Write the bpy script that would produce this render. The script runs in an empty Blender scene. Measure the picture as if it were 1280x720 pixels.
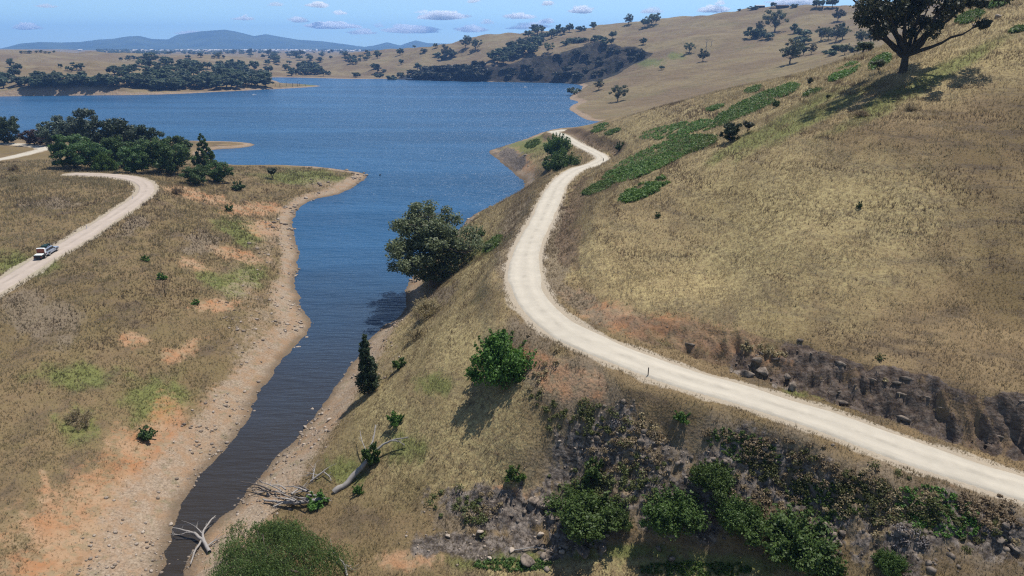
import bpy, math, random
import numpy as np
from mathutils import Vector, Matrix

# ---------------------------------------------------------------- camera, sky, sun, exposure
S = bpy.context.scene
COL = S.collection
CAM_H = 55.0
TH = math.atan(302.0 / 853.33)             # tilt below the horizontal
cam_d = bpy.data.cameras.new('camera')
cam = bpy.data.objects.new('camera', cam_d)
COL.objects.link(cam)
cam.location = (0, 0, CAM_H)
cam.rotation_euler = (math.pi / 2 - TH, 0, 0)
cam_d.sensor_width = 36.0
cam_d.lens = 24.0
cam_d.clip_start = 0.5
cam_d.clip_end = 60000
S.camera = cam

SUN_EL = math.radians(67)
SUN_AZ = math.radians(44)                  # clockwise from +Y (the view direction)
SKY_LOW = (0.74, 1.12, 1.55, 1)
W = bpy.data.worlds.new('World')
S.world = W
W.use_nodes = True
nt = W.node_tree
for n in list(nt.nodes):
    nt.nodes.remove(n)
sky = nt.nodes.new('ShaderNodeTexSky')
sky.sky_type = 'NISHITA'
sky.sun_disc = False
sky.sun_elevation = SUN_EL
sky.sun_rotation = SUN_AZ
sky.altitude = 300
sky.air_density = 1.0
sky.dust_density = 0.1
sky.ozone_density = 3.0
hs = nt.nodes.new('ShaderNodeHueSaturation')
hs.inputs['Saturation'].default_value = 0.9
hs.inputs['Value'].default_value = 1.0
bg = nt.nodes.new('ShaderNodeBackground')
bg.inputs['Strength'].default_value = 0.085
wo = nt.nodes.new('ShaderNodeOutputWorld')
nt.links.new(sky.outputs[0], hs.inputs['Color'])
# clear blue down to the skyline, as in the photograph
wtc = nt.nodes.new('ShaderNodeTexCoord'); wsep = nt.nodes.new('ShaderNodeSeparateXYZ')
nt.links.new(wtc.outputs['Generated'], wsep.inputs[0])
wmr = nt.nodes.new('ShaderNodeMapRange'); wmr.interpolation_type = 'SMOOTHSTEP'
wmr.inputs[1].default_value = 0.0; wmr.inputs[2].default_value = 0.13; wmr.inputs[3].default_value = 1.0; wmr.inputs[4].default_value = 0.0
nt.links.new(wsep.outputs[2], wmr.inputs[0])
wmx = nt.nodes.new('ShaderNodeMix'); wmx.data_type = 'RGBA'; wmx.blend_type = 'MULTIPLY'
nt.links.new(wmr.outputs[0], wmx.inputs[0]); nt.links.new(hs.outputs[0], wmx.inputs[6]); wmx.inputs[7].default_value = SKY_LOW
nt.links.new(wmx.outputs[2], bg.inputs['Color'])
nt.links.new(bg.outputs[0], wo.inputs['Surface'])

sd = bpy.data.lights.new('sun', 'SUN')
sd.energy = 4.4
sd.angle = math.radians(0.5)
sd.color = (1.0, 0.965, 0.91)
sun = bpy.data.objects.new('sun', sd)
COL.objects.link(sun)
to_sun = Vector((math.sin(SUN_AZ) * math.cos(SUN_EL), math.cos(SUN_AZ) * math.cos(SUN_EL), math.sin(SUN_EL)))
sun.rotation_euler = to_sun.to_track_quat('Z', 'Y').to_euler()
sun.location = (60, 60, 200)

S.view_settings.view_transform = 'Standard'
S.view_settings.look = 'None'
S.view_settings.gamma = 1
S.view_settings.use_curve_mapping = False
S.view_settings.exposure = 0.48
S.render.engine = 'CYCLES'
S.cycles.use_denoising = False
S.cycles.filter_width = 1.2
S.cycles.sample_clamp_direct = 8.0
S.cycles.sample_clamp_indirect = 4.0
S.cycles.max_bounces = 8
S.cycles.diffuse_bounces = 4
S.cycles.volume_bounces = 12
S.cycles.transparent_max_bounces = 12

# ---------------------------------------------------------------- small helpers
rng = np.random.default_rng(7)
random.seed(7)
F = 853.333
CT, ST = math.cos(TH), math.sin(TH)

def ray(px, py):
    u = (px - 640.0) / F
    v = (360.0 - py) / F
    return np.array([u, CT + v * ST, -ST + v * CT])

def Pz(px, py, z):
    """point of the sight line px, py at height z"""
    d = ray(px, py)
    return np.array([0, 0, CAM_H]) + d * ((z - CAM_H) / d[2])

def Pr(px, py, r):
    """point of the sight line px, py at ground distance r"""
    d = ray(px, py)
    return np.array([0, 0, CAM_H]) + d * (r / math.hypot(d[0], d[1]))

def fade(t):
    return t * t * t * (t * (t * 6 - 15) + 10)

def hash2(ix, iy, seed):
    h = (ix.astype(np.int64) * 374761393 + iy.astype(np.int64) * 668265263 + seed * 1442695041) & 0xFFFFFFFF
    h = ((h ^ (h >> 13)) * 1274126177) & 0xFFFFFFFF
    h = h ^ (h >> 16)
    return (h & 0xFFFF).astype(np.float32) / 65535.0

def vnoise(x, y, seed=0):
    """value noise -1..1"""
    ix = np.floor(x); iy = np.floor(y)
    fx = fade(x - ix); fy = fade(y - iy)
    a = hash2(ix, iy, seed); b = hash2(ix + 1, iy, seed)
    c = hash2(ix, iy + 1, seed); d = hash2(ix + 1, iy + 1, seed)
    return ((a + (b - a) * fx) * (1 - fy) + (c + (d - c) * fx) * fy) * 2 - 1

def fbm(x, y, octv=4, seed=0, gain=0.5):
    s = 0; a = 1.0; t = 0
    for k in range(octv):
        cs, sn = math.cos(k * 1.1 + seed), math.sin(k * 1.1 + seed)
        s = s + a * vnoise((x * cs - y * sn) + 17.3 * k, (x * sn + y * cs) - 9.1 * k, seed * 13 + k)
        t += a
        a *= gain; x = x * 2.03; y = y * 2.03
    return s / t

def sst(a, b, x):
    t = np.clip((x - a) / (b - a), 0, 1)
    return t * t * (3 - 2 * t)

def new_mesh(name, verts, quads=None, tris=None, smooth=False, mat_idx=None):
    me = bpy.data.meshes.new(name)
    verts = np.asarray(verts, np.float32)
    me.vertices.add(len(verts))
    me.vertices.foreach_set('co', verts.ravel())
    loops = []
    starts = []
    p = 0
    if quads is not None and len(quads):
        q = np.asarray(quads, np.int32); loops.append(q.ravel())
        starts.append(p + np.arange(len(q)) * 4); p += q.size
    if tris is not None and len(tris):
        q = np.asarray(tris, np.int32); loops.append(q.ravel())
        starts.append(p + np.arange(len(q)) * 3); p += q.size
    loops = np.concatenate(loops); starts = np.concatenate(starts)
    me.loops.add(len(loops)); me.loops.foreach_set('vertex_index', loops)
    me.polygons.add(len(starts)); me.polygons.foreach_set('loop_start', starts.astype(np.int32))
    me.update(calc_edges=True)
    if smooth:
        me.polygons.foreach_set('use_smooth', np.ones(len(starts), bool))
    if mat_idx is not None:
        me.polygons.foreach_set('material_index', np.asarray(mat_idx, np.int32))
    return me

def add_color(me, name, arr):
    a = me.color_attributes.new(name, 'FLOAT_COLOR', 'POINT')
    a.data.foreach_set('color', np.asarray(arr, np.float32).ravel())

def link(name, me, mats, parent=None, loc=None, smooth=None):
    o = bpy.data.objects.new(name, me)
    COL.objects.link(o)
    if not isinstance(mats, (list, tuple)):
        mats = [mats]
    if len(me.materials) == 0:
        for m in mats:
            me.materials.append(m)
    if parent is not None:
        o.parent = parent
    if loc is not None:
        o.location = loc
    return o

def tag(o, label=None, cat=None, group=None, kind=None):
    if label: o['label'] = label
    if cat: o['category'] = cat
    if group: o['group'] = group
    if kind: o['kind'] = kind
    return o

def empty(name, loc, rz=0.0, sc=1.0):
    o = bpy.data.objects.new(name, None)
    o.empty_display_size = 0.3
    COL.objects.link(o)
    o.location = loc
    o.rotation_euler = (0, 0, rz)
    o.scale = (sc, sc, sc) if not isinstance(sc, (tuple, list)) else sc
    return o

# ---------------------------------------------------------------- materials
class NB:
    """tiny node-tree builder"""
    def __init__(self, name):
        self.m = bpy.data.materials.new(name)
        self.m.use_nodes = True
        self.t = self.m.node_tree
        for n in list(self.t.nodes):
            self.t.nodes.remove(n)
        self.out = self.t.nodes.new('ShaderNodeOutputMaterial')
        self.geo = self.t.nodes.new('ShaderNodeNewGeometry')
        self.tc = self.t.nodes.new('ShaderNodeTexCoord')
    def n(self, typ, **kw):
        x = self.t.nodes.new(typ)
        for k, v in kw.items():
            setattr(x, k, v)
        return x
    def put(self, sock, val):
        if isinstance(val, bpy.types.NodeSocket):
            self.t.links.new(val, sock)
        elif isinstance(val, (tuple, list)):
            sock.default_value = (*val, 1.0) if (len(val) == 3 and len(sock.default_value) == 4) else val
        else:
            sock.default_value = val
    def pos(self, obj=False):
        return self.tc.outputs['Object'] if obj else self.geo.outputs['Position']
    def scalev(self, v, s):
        x = self.n('ShaderNodeVectorMath', operation='MULTIPLY')
        self.put(x.inputs[0], v); x.inputs[1].default_value = s
        return x.outputs[0]
    def noise(self, scale, detail=3, rough=0.55, vec=None, dist=0.0):
        x = self.n('ShaderNodeTexNoise')
        self.put(x.inputs['Vector'], vec if vec is not None else self.pos())
        x.inputs['Scale'].default_value = scale; x.inputs['Detail'].default_value = detail
        x.inputs['Roughness'].default_value = rough; x.inputs['Distortion'].default_value = dist
        return x.outputs['Fac']
    def voro(self, scale, vec=None, feature='F1', out='Distance', rand=1.0):
        x = self.n('ShaderNodeTexVoronoi', feature=feature)
        self.put(x.inputs['Vector'], vec if vec is not None else self.pos())
        x.inputs['Scale'].default_value = scale
        x.inputs['Randomness'].default_value = rand
        return x.outputs[out]
    def math(self, op, a, b=0.0, c=0.0, clamp=False):
        x = self.n('ShaderNodeMath', operation=op, use_clamp=clamp)
        self.put(x.inputs[0], a); self.put(x.inputs[1], b); self.put(x.inputs[2], c)
        return x.outputs[0]
    def ramp(self, f, a, b):
        x = self.n('ShaderNodeMapRange', interpolation_type='SMOOTHSTEP')
        self.put(x.inputs[0], f); x.inputs[1].default_value = a; x.inputs[2].default_value = b
        return x.outputs[0]
    def mix(self, f, a, b, blend='MIX'):
        x = self.n('ShaderNodeMix', data_type='RGBA', blend_type=blend)
        self.put(x.inputs[0], f); self.put(x.inputs[6], a); self.put(x.inputs[7], b)
        return x.outputs[2]
    def attr(self, name):
        x = self.n('ShaderNodeAttribute', attribute_name=name)
        s = self.n('ShaderNodeSeparateColor')
        self.t.links.new(x.outputs['Color'], s.inputs[0])
        return s.outputs[0], s.outputs[1], s.outputs[2], x.outputs['Alpha']
    def bump(self, h, strength=0.5, dist=0.1, normal=None):
        x = self.n('ShaderNodeBump')
        x.inputs['Strength'].default_value = strength; x.inputs['Distance'].default_value = dist
        self.put(x.inputs['Height'], h)
        if normal is not None: self.put(x.inputs['Normal'], normal)
        return x.outputs[0]
    def pbr(self, color, rough=0.9, normal=None, spec=0.2, metal=0.0):
        p = self.n('ShaderNodeBsdfPrincipled')
        self.put(p.inputs['Base Color'], color); self.put(p.inputs['Roughness'], rough)
        p.inputs['Specular IOR Level'].default_value = spec
        p.inputs['Metallic'].default_value = metal
        if normal is not None: self.put(p.inputs['Normal'], normal)
        return p
    def done(self, sh):
        self.t.links.new(sh.outputs[0] if not isinstance(sh, bpy.types.NodeSocket) else sh, self.out.inputs['Surface'])
        return self.m

def simple_mat(name, color, rough=0.6, spec=0.3, metal=0.0, var=0.15, scale=3.0):
    b = NB(name)
    f = b.noise(scale, 4, 0.6, b.pos(True))
    dark = tuple(c * (1 - var) for c in color); lite = tuple(min(1, c * (1 + var)) for c in color)
    return b.done(b.pbr(b.mix(f, dark, lite), rough, spec=spec, metal=metal))

def leaf_mat(name, dark, lite, trans=0.25, extra=None):
    b = NB(name)
    rnd = b.geo.outputs['Random Per Island']
    f = b.math('MULTIPLY_ADD', b.noise(0.55, 3, 0.6, b.pos(True)), 1.3, -0.3)
    f = b.math('MULTIPLY_ADD', rnd, 0.6, b.math('MULTIPLY', f, 0.55), clamp=True)
    c = b.mix(f, dark, lite)
    if extra:
        c = b.mix(b.ramp(rnd, 0.9, 0.97), c, extra)
    # every tree of a kind leans a little in hue
    oi = b.n('ShaderNodeObjectInfo')
    h = b.n('ShaderNodeHueSaturation')
    b.put(h.inputs['Color'], c)
    b.put(h.inputs['Value'], b.math('MULTIPLY_ADD', oi.outputs['Random'], 0.5, 0.75))
    b.put(h.inputs['Hue'], b.math('MULTIPLY_ADD', oi.outputs['Random'], 0.03, 0.485))
    c = h.outputs[0]
    d = b.pbr(c, 0.55, spec=0.25)
    t = b.n('ShaderNodeBsdfTranslucent'); b.put(t.inputs[0], c)
    mx = b.n('ShaderNodeMixShader'); mx.inputs[0].default_value = trans
    b.t.links.new(d.outputs[0], mx.inputs[1]); b.t.links.new(t.outputs[0], mx.inputs[2])
    return b.done(mx)
# ---------------------------------------------------------------- the lie of the land
# survey points: (px, py, height) on the near ground and (px, py, ground distance) farther out
SZ = [
 # left bank of the creek
 (0,700,5),(60,640,4.5),(0,600,6.5),(100,600,4.2),(150,600,3),(150,690,1.3),(60,712,3),(-200,650,8),
 (0,500,8),(100,500,6.5),(200,500,4),(260,500,2.4),(0,420,9.5),(100,420,8.5),(200,420,6.5),(280,420,4),(330,420,2.2),
 (-250,450,11),(-250,330,13.5),(0,360,11),(60,318,12),(130,275,12.5),(180,240,12.5),(160,222,12),(115,218,12),
 (100,350,11),(180,340,9.5),(260,340,6),(310,330,3),(220,280,10),(290,270,5),(330,260,2.8),
 (0,300,13),(0,250,14.5),(80,250,13.5),(240,225,8.5),(300,225,5.5),(350,222,3.6),(400,224,3),(432,226,1.5),
 (340,211,1.8),(200,215,10),(0,201,11),(30,195,10.5),(55,187,10),(45,182,9.8),(0,179,9.5),(90,190,10.5),(150,190,8),(230,192,3),
 (-250,190,11),(100,180,6),(200,183,2.2),(285,181,1.3),(-250,230,14),
 # creek side of the gravel road
 (480,440,3),(540,390,8.5),(560,360,10.5),(525,357,3.2),(590,330,13),(610,330,16),(640,330,18.5),(612,285,9),(592,276,4),(622,259,4),(652,240,3.5),
 (650,262,13.5),(672,226,9),(655,215,5),(640,200,3),(620,190,1.5),(660,190,8),(690,200,10.5),(680,180,9),(700,218,13.5),
 (460,492,5),(500,500,9.6),(560,450,14),(600,420,17),(632,380,19),(625,470,15),(680,450,18.2),
 (560,520,11),(500,570,6.5),(440,600,3.4),(400,640,2.2),(340,660,1.7),(300,692,1.3),
 (600,560,9.5),(650,560,11),(700,500,15.8),(760,490,17),(760,540,14),
 (560,640,5),(640,640,5.5),(700,660,5.8),(760,684,5.8),(640,704,4),(540,704,3.5),(450,690,2.5),(850,700,6.2),(960,704,7.4),
 (800,600,11.3),(900,604,12.2),(900,545,15.8),(1000,600,13.2),(1000,552,16),(1100,690,12),(1100,612,15.4),(1200,655,14.4),(1200,710,12.5),(1280,710,13),(1280,655,14.8),
 (1420,760,13.5),(700,600,8),(640,760,3),(960,760,5.5),(1200,780,11),(400,760,1.5),(100,780,2),
 # cut bank above the road
 (1100,472,20.2),(1280,502,20.8),(980,440,20.6),(850,416,21.2),(760,391,21.2),(715,365,20.8),(1400,540,21),
 (1180,485,20.6),(690,330,20.6),
 # face of the hill
 (750,300,23.6),(700,270,20.4),(750,240,21.2),(800,200,23),(735,215,17.5),(770,185,19),(716,200,13.2),(720,172,14.5),
]
SR = [
 (1127,90,172),(1000,300,103),(1000,200,128),(1280,200,138),(1000,130,185),(1280,300,118),(1280,100,163),(1280,0,218),(1280,400,103),(1150,400,91),(1150,250,115),
 (850,300,111),(850,200,156),(900,250,122),(800,170,265),(850,160,242),(950,150,190),(1150,150,133),(900,350,101),
 # crest of the near hill
 (1280,-25,242),(1232,0,235),(1190,22,235),(1102,60,242),(1070,72,246),(1010,91,258),(960,104,270),(900,115,288),(850,127,305),(800,140,330),(760,150,352),(735,157,370),(700,161,385),
 # brown spur and the big hill behind
 (740,112,800),(850,60,1100),(900,45,1150),(950,60,1000),(1000,60,950),(960,30,1250),(1050,30,1150),(1050,55,900),(900,80,850),(850,95,800),
 (800,125,680),(960,100,620),(1030,75,650),(1080,60,700),(1000,85,650),(750,99,880),(777,90,950),(815,67,1120),(800,62,1160),(770,57,1230),(735,55,1250),
 (718,62,1240),(661,72,1220),(600,82,1200),(540,90,1190),(760,135,650),(880,108,690),
 (650,97,1140),(700,98,1135),(740,90,1130),(620,100,1135),
 (481,63.6,1900),(519,60,1900),(545,58,1850),(564,53,1800),(580,46,1750),(595,42,1700),(640,40,1700),(700,38,1700),(735,34,1750),(770,29,1750),(800,25,1700),
 (835,27,1600),(870,22,1550),(900,17,1500),(950,11.5,1450),(1000,9.5,1400),(1060,8.5,1350),(1120,8,1250),(1200,4,1150),(1280,0,1100),(1400,0,1000),
 (520,85,1450),(560,80,1450),(600,68,1480),(700,50,1500),(750,45,1500),(800,40,1450),(850,35,1450),(640,58,1480),
 # far left shore and hills
 (0,98,1000),(100,97,1000),(200,96,1050),(300,95,1100),(0,85,1400),(200,86,1350),(300,83,1500),(0,72,1900),(100,76,1800),
 (0,64,2300),(60,63.5,2400),(120,66,2300),(170,68,2300),(230,73,2000),(300,75,1900),(350,82,1900),(400,86,1800),(420,76,2400),(380,70,3000),
 (300,67.5,3500),(440,67,3500),(330,63.5,6000),(200,64,6000),(450,64,6000),(0,61,6000),(-200,62,2500),(-200,100,1000),(-400,62,2500),(-400,100,1050),
 (450,93,1450),(490,93,1420),(380,92,1500),
]
def az_of(px, py=300):
    d = ray(px, py); return math.atan2(d[0], d[1])
def Wz(px, r, z):
    a = az_of(px); return np.array([r * math.sin(a), r * math.cos(a), z])
PTS = [Pz(*s) for s in SZ] + [Pr(*s) for s in SR]
PTS += [Wz(760,470,2),Wz(800,480,5),(Wz(900,460,13)),Wz(1000,430,26),Wz(1100,380,36),Wz(1200,340,50),Wz(1280,340,56),Wz(720,440,1.5),
        Wz(750,960,4),Wz(780,1030,12),Wz(0,3200,22),Wz(150,3200,20),Wz(500,2600,25),Wz(600,2400,40),Wz(800,2400,60),Wz(1000,2000,90),Wz(1280,1700,95),
        Wz(400,8000,24),Wz(0,8000,24),Wz(800,8000,26),Wz(1280,8000,28),Wz(1280,4000,60),Wz(800,4000,35),Wz(-400,8000,24),Wz(1700,3000,70),
        *[Wz(q,10500,22) for q in range(-700,1900,100)],np.array([112,84,50.]),np.array([135,130,66.]),np.array([92,44,32.]),np.array([64,30,17.]),np.array([165,185,76.]),np.array([30,15,8.]),
        np.array([-10,15,3.]),np.array([-40,20,5.]),np.array([-80,20,10.]),np.array([160,60,60.]),np.array([230,150,85.]),np.array([300,330,70.]),
        np.array([-250,120,17.]),np.array([-330,260,15.])]
WATER_PX = [(200,735),(225,727),(238,700),(264,660),(300,622),(345,575),(385,532),(410,500),(435,460),(465,420),(492,400),(508,383),(506,365),
 (516,345),(545,315),(575,285),(592,269),(624,253),(657,233),(641,215),(626,202),(611,190),(622,185),(650,176),(690,162),(720,159),(765,158),(762,153),
 (735,150),(722,143),(712,136),(715,131),(722,127),(711,123),(717,118),(728,112),(724,106),(700,104),(650,103),(600,102),(560,101),(530,100.5),
 (500,99.3),(480,98.7),(440,98.7),(400,97.6),(350,96.6),(330,97.5),(345,101),(352,104),(375,105.5),(402,107.5),(370,110),(330,112),(280,114.5),
 (200,118),(100,119.3),(0,120.5),(-250,124),(-500,130),(-500,172),(-100,172),(60,173),(150,173),(240,176),(270,176.5),(300,177.5),(318,181),(300,185),
 (270,187),(255,192),(265,200),(290,206),(340,206),(370,207),(400,209),(440,214),(460,219),(450,228),(425,242),(385,252),(370,268),(367,290),
 (374,315),(370,345),(374,375),(386,402),(380,420),(345,460),(320,500),(285,555),(245,600),(222,650),(208,690)]

def smooth_closed(p, n=4):
    p = np.asarray(p); m = len(p); out = []
    for i in range(m):
        p0, p1, p2, p3 = p[i - 1], p[i], p[(i + 1) % m], p[(i + 2) % m]
        for k in range(n):
            t = k / n
            out.append(0.5 * (2 * p1 + (p2 - p0) * t + (2 * p0 - 5 * p1 + 4 * p2 - p3) * t * t + (3 * p1 - p0 - 3 * p2 + p3) * t ** 3))
    return np.array(out)
def smooth_open(p, n=8):
    p = np.asarray(p, float); out = []
    q = np.vstack([2 * p[0] - p[1], p, 2 * p[-1] - p[-2]])
    for i in range(1, len(q) - 2):
        p0, p1, p2, p3 = q[i - 1], q[i], q[i + 1], q[i + 2]
        for k in range(n):
            t = k / n
            out.append(0.5 * (2 * p1 + (p2 - p0) * t + (2 * p0 - 5 * p1 + 4 * p2 - p3) * t * t + (3 * p1 - p0 - 3 * p2 + p3) * t ** 3))
    out.append(p[-1])
    return np.array(out)
def resample(p, step):
    seg = np.linalg.norm(np.diff(p[:, :2], axis=0), axis=1)
    s = np.concatenate([[0], np.cumsum(seg)])
    t = np.arange(0, s[-1], step)
    return np.stack([np.interp(t, s, p[:, k]) for k in range(p.shape[1])], 1)

SHORE = smooth_closed([Pz(x, y, 0)[:2] for x, y in WATER_PX], 3)

# roads: (px, py, height)
R_MAIN = smooth_open([Pz(*q) for q in [(1700,745,14.6),(1480,676,15.2),(1400,650,15.4),(1280,611,15.8),(1237,598,16),(1127,561,16.6),(1037,528,17.2),(980,510,17.6),(920,491,18),
   (860,474,18.5),(800,453,19),(750,433,19.4),(700,408,19.8),(668,378,20),(656,350,20),(657,320,19.7),(665,297,19.2),(676,277,18.7),(687,252,18),(700,228,17),
   (719,213,16),(740,206,15.4),(752,200,14.8),(751,195,14.2),(742,190,13.6),(720,179,12.6),(705,170,12),(697,166.5,11.6),(692,164.5,11.2)]] + [Pr(706,162.5,395)])
R_LEFT = smooth_open([Pz(*q) for q in [(-260,470,9.5),(-120,420,10.2),(0,357,11),(60,320,12),(100,297,12.4),(140,271,12.6),(167,253,12.6),(182,240,12.5),(181,230,12.3),(165,223,12.1),(140,219.5,12),(110,218,11.9),(88,217.5,11.7)]])
R_FAR = smooth_open([Pz(*q) for q in [(-200,219,12),(-60,207,11.4),(0,199,11),(25,194,10.6),(45,189,10.2),(54,186,10),(48,183,9.9),(30,181,9.8),(0,179.5,9.6),(-100,178,9.5)]])
R_MAIN, R_LEFT, R_FAR = [resample(r, 0.7) for r in (R_MAIN, R_LEFT, R_FAR)]
def zsmooth(r, w=15):
    k = np.ones(w) / w
    z = np.convolve(np.pad(r[:, 2], (w // 2, w // 2), 'edge'), k, 'valid')
    r[:, 2] = z[:len(r)]
for r in (R_MAIN, R_LEFT, R_FAR):
    zsmooth(r)
HALF = {id(R_MAIN): 2.75, id(R_LEFT): 2.9, id(R_FAR): 2.9}

# fit: linear radial basis in (bearing, log distance), which keeps the same proportions near and far
PTS = np.array(PTS)
SH3 = np.column_stack([SHORE[::3], np.zeros(len(SHORE[::3]))])
RD3 = np.vstack([R_MAIN[::12], R_LEFT[::14], R_FAR[::20]])
CTRL = np.vstack([PTS, SH3, RD3])
def lp(x, y):
    return np.arctan2(x, y), 0.5 * np.log(x * x + y * y)
ca, cl = lp(CTRL[:, 0], CTRL[:, 1])
keep = np.ones(len(CTRL), bool)
for i in range(len(CTRL)):
    if keep[i]:
        dd = np.hypot(ca - ca[i], cl - cl[i])
        keep[(dd < 0.006) & (np.arange(len(CTRL)) > i)] = False
CTRL, ca, cl = CTRL[keep], ca[keep], cl[keep]
def relz(z):               # fit the slope of the land as seen: heights relative to the eye over distance
    return z
D0 = np.hypot(ca[:, None] - ca[None], cl[:, None] - cl[None])
nC = len(CTRL)
A = np.zeros((nC + 3, nC + 3)); A[:nC, :nC] = D0 + np.eye(nC) * 0.002
A[:nC, nC] = 1; A[:nC, nC + 1] = ca; A[:nC, nC + 2] = cl
A[nC:, :nC] = A[:nC, nC:].T
RB = np.exp(cl)
sol = np.linalg.solve(A, np.concatenate([(CTRL[:, 2] - CAM_H) / RB, np.zeros(3)]))

AZ0, AZ1, NAZ = math.radians(-61), math.radians(61), 960
LR = np.concatenate([np.arange(math.log(20), math.log(600), 0.0036), np.arange(math.log(600), math.log(9400), 0.0062)])
AZ = np.linspace(AZ0, AZ1, NAZ)
NR = len(LR)
def rbf_eval(a, l):
    out = np.empty(a.size, np.float32)
    a = a.ravel(); l = l.ravel()
    for i in range(0, a.size, 20000):
        d = np.sqrt((a[i:i + 20000, None] - ca[None]) ** 2 + (l[i:i + 20000, None] - cl[None]) ** 2)
        out[i:i + 20000] = d @ sol[:nC] + sol[nC] + sol[nC + 1] * a[i:i + 20000] + sol[nC + 2] * l[i:i + 20000]
    return out
# evaluated on a coarser grid, then interpolated
ia = np.linspace(0, NAZ - 1, NAZ // 3); il = np.linspace(0, NR - 1, NR // 3)
LRc = np.interp(il, np.arange(NR), LR); AZc = np.interp(ia, np.arange(NAZ), AZ)
gl, ga = np.meshgrid(LRc, AZc, indexing='ij')
Zc = rbf_eval(ga, gl).reshape(gl.shape)
def box3(Z):
    Zp = np.pad(Z, 1, 'edge')
    return (Zp[:-2, 1:-1] + Zp[2:, 1:-1] + Zp[1:-1, :-2] + Zp[1:-1, 2:] + 2 * Zp[1:-1, 1:-1]) / 6
for _ in range(5):
    Zc = box3(Zc)
tmp = np.empty((len(il), NAZ), np.float32)
for i in range(len(il)):
    tmp[i] = np.interp(np.arange(NAZ), ia, Zc[i])
ZG = np.empty((NR, NAZ), np.float32)
for j in range(NAZ):
    ZG[:, j] = np.interp(np.arange(NR), il, tmp[:, j])
GL, GA = np.meshgrid(LR, AZ, indexing='ij')
GR = np.exp(GL).astype(np.float32)
ZG = ZG * GR + CAM_H
GX = (GR * np.sin(GA)).astype(np.float32); GY = (GR * np.cos(GA)).astype(np.float32)

def seg_dist(px, py, poly, closed=True):
    """distance to a polyline and, for a closed one, whether inside"""
    a = poly; b = np.roll(poly, -1, 0)
    if not closed: a, b = a[:-1], b[:-1]
    best = np.full(px.shape, 1e18, np.float32); ins = np.zeros(px.shape, bool)
    for (x0, y0), (x1, y1) in zip(a, b):
        dx, dy = x1 - x0, y1 - y0
        t = np.clip(((px - x0) * dx + (py - y0) * dy) / (dx * dx + dy * dy + 1e-9), 0, 1)
        q = (px - x0 - t * dx) ** 2 + (py - y0 - t * dy) ** 2
        np.minimum(best, q, out=best)
        if closed:
            c = (y0 > py) != (y1 > py)
            ins ^= c & (px < dx * (py - y0) / (dy if abs(dy) > 1e-9 else 1e-9) + x0)
    return np.sqrt(best), ins

sd_abs = np.empty_like(GX); sd_in = np.zeros(GX.shape, bool)
for i in range(0, NR, 60):
    r0, r1 = math.exp(LR[i]), math.exp(LR[min(NR - 1, i + 59)])
    if r0 > 2300:
        sd_abs[i:i + 60] = 1e4; continue
    sd_abs[i:i + 60], sd_in[i:i + 60] = seg_dist(GX[i:i + 60], GY[i:i + 60], SHORE)
SD = np.where(sd_in, -sd_abs, sd_abs)
near = 1 - sst(350, 900, GR)
SD = SD + near * (fbm(GX / 7, GY / 7, 3, 3) * 0.9 + fbm(GX / 1.7, GY / 1.7, 2, 4) * 0.35) + (1 - near) * fbm(GX / 60, GY / 60, 3, 5) * 4
# rolling and lumpy detail
NZ = fbm(GX / 30, GY / 30, 4, 11) * 1.0 * sst(60, 200, GR) + fbm(GX / 6, GY / 6, 3, 12) * 0.16
NZ = NZ + fbm(GX / 150, GY / 150, 4, 13) * 6 * sst(450, 1300, GR)
NZ = NZ + (np.abs(fbm(GX / 170, GY / 170, 4, 14)) * 26 - 6) * sst(650, 1400, GR) * (1 - sst(1800, 3000, GR)) * .7
ZL = ZG + NZ * np.clip(SD / (6 + GR * .02), 0, 1)
bw = 5 + 0.012 * GR
land = np.maximum(ZL, 0.10) * sst(-0.2, 1.0, SD / bw) + np.maximum(SD, 0) * 0.10 * (1 - sst(0.3, 1.2, SD / bw)) + 0.03
bed = np.maximum(SD * 0.22, -6.0) - 0.03
ZT = np.where(SD > 0, land, bed).astype(np.float32)

# roads pressed into the ground, with the cut above and the fill below
RD = np.full(GX.shape, 1e3, np.float32); RZ = np.zeros_like(GX)
for road in (R_MAIN, R_LEFT, R_FAR):
    rr = np.hypot(road[:, 0], road[:, 1]); ra = np.arctan2(road[:, 0], road[:, 1])
    i0 = max(0, np.searchsorted(LR, math.log(max(20, rr.min() - 14)))); i1 = np.searchsorted(LR, math.log(rr.max() + 14))
    pts = road[:, :2].astype(np.float32)
    for i in range(i0, i1):
        r = math.exp(LR[i])
        sel = np.abs(rr - r) < 13
        if not sel.any(): continue
        p = pts[sel]; pz = road[sel, 2]
        j0 = np.searchsorted(AZ, ra[sel].min() - 13 / r); j1 = np.searchsorted(AZ, ra[sel].max() + 13 / r)
        if j1 <= j0: continue
        x = GX[i, j0:j1]; y = GY[i, j0:j1]
        d = (x[:, None] - p[None, :, 0]) ** 2 + (y[:, None] - p[None, :, 1]) ** 2
        k = d.argmin(1); dm = np.sqrt(d[np.arange(len(k)), k]) - (2.75 if road is R_MAIN else 2.9)
        up = dm < RD[i, j0:j1]
        RD[i, j0:j1] = np.where(up, dm, RD[i, j0:j1]); RZ[i, j0:j1] = np.where(up, pz[k], RZ[i, j0:j1])
isroad = RD < 10
wob = fbm(GX / 5, GY / 5, 3, 21)
edge = RD + wob * 1.2 + fbm(GX / 11, GY / 11, 3, 22) * 1.7
soft_cut = 1 - sst(20, 29, GX)
rise = np.where(ZT > RZ, sst(2.0 - .8 * soft_cut, 7.2 + 0.8 * wob + 2.2 * soft_cut, edge), sst(0.6, 5.5, edge))
ZT = np.where(isroad & (SD > 0), RZ - 0.06 + (ZT - RZ + 0.06) * rise, ZT).astype(np.float32)
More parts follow.
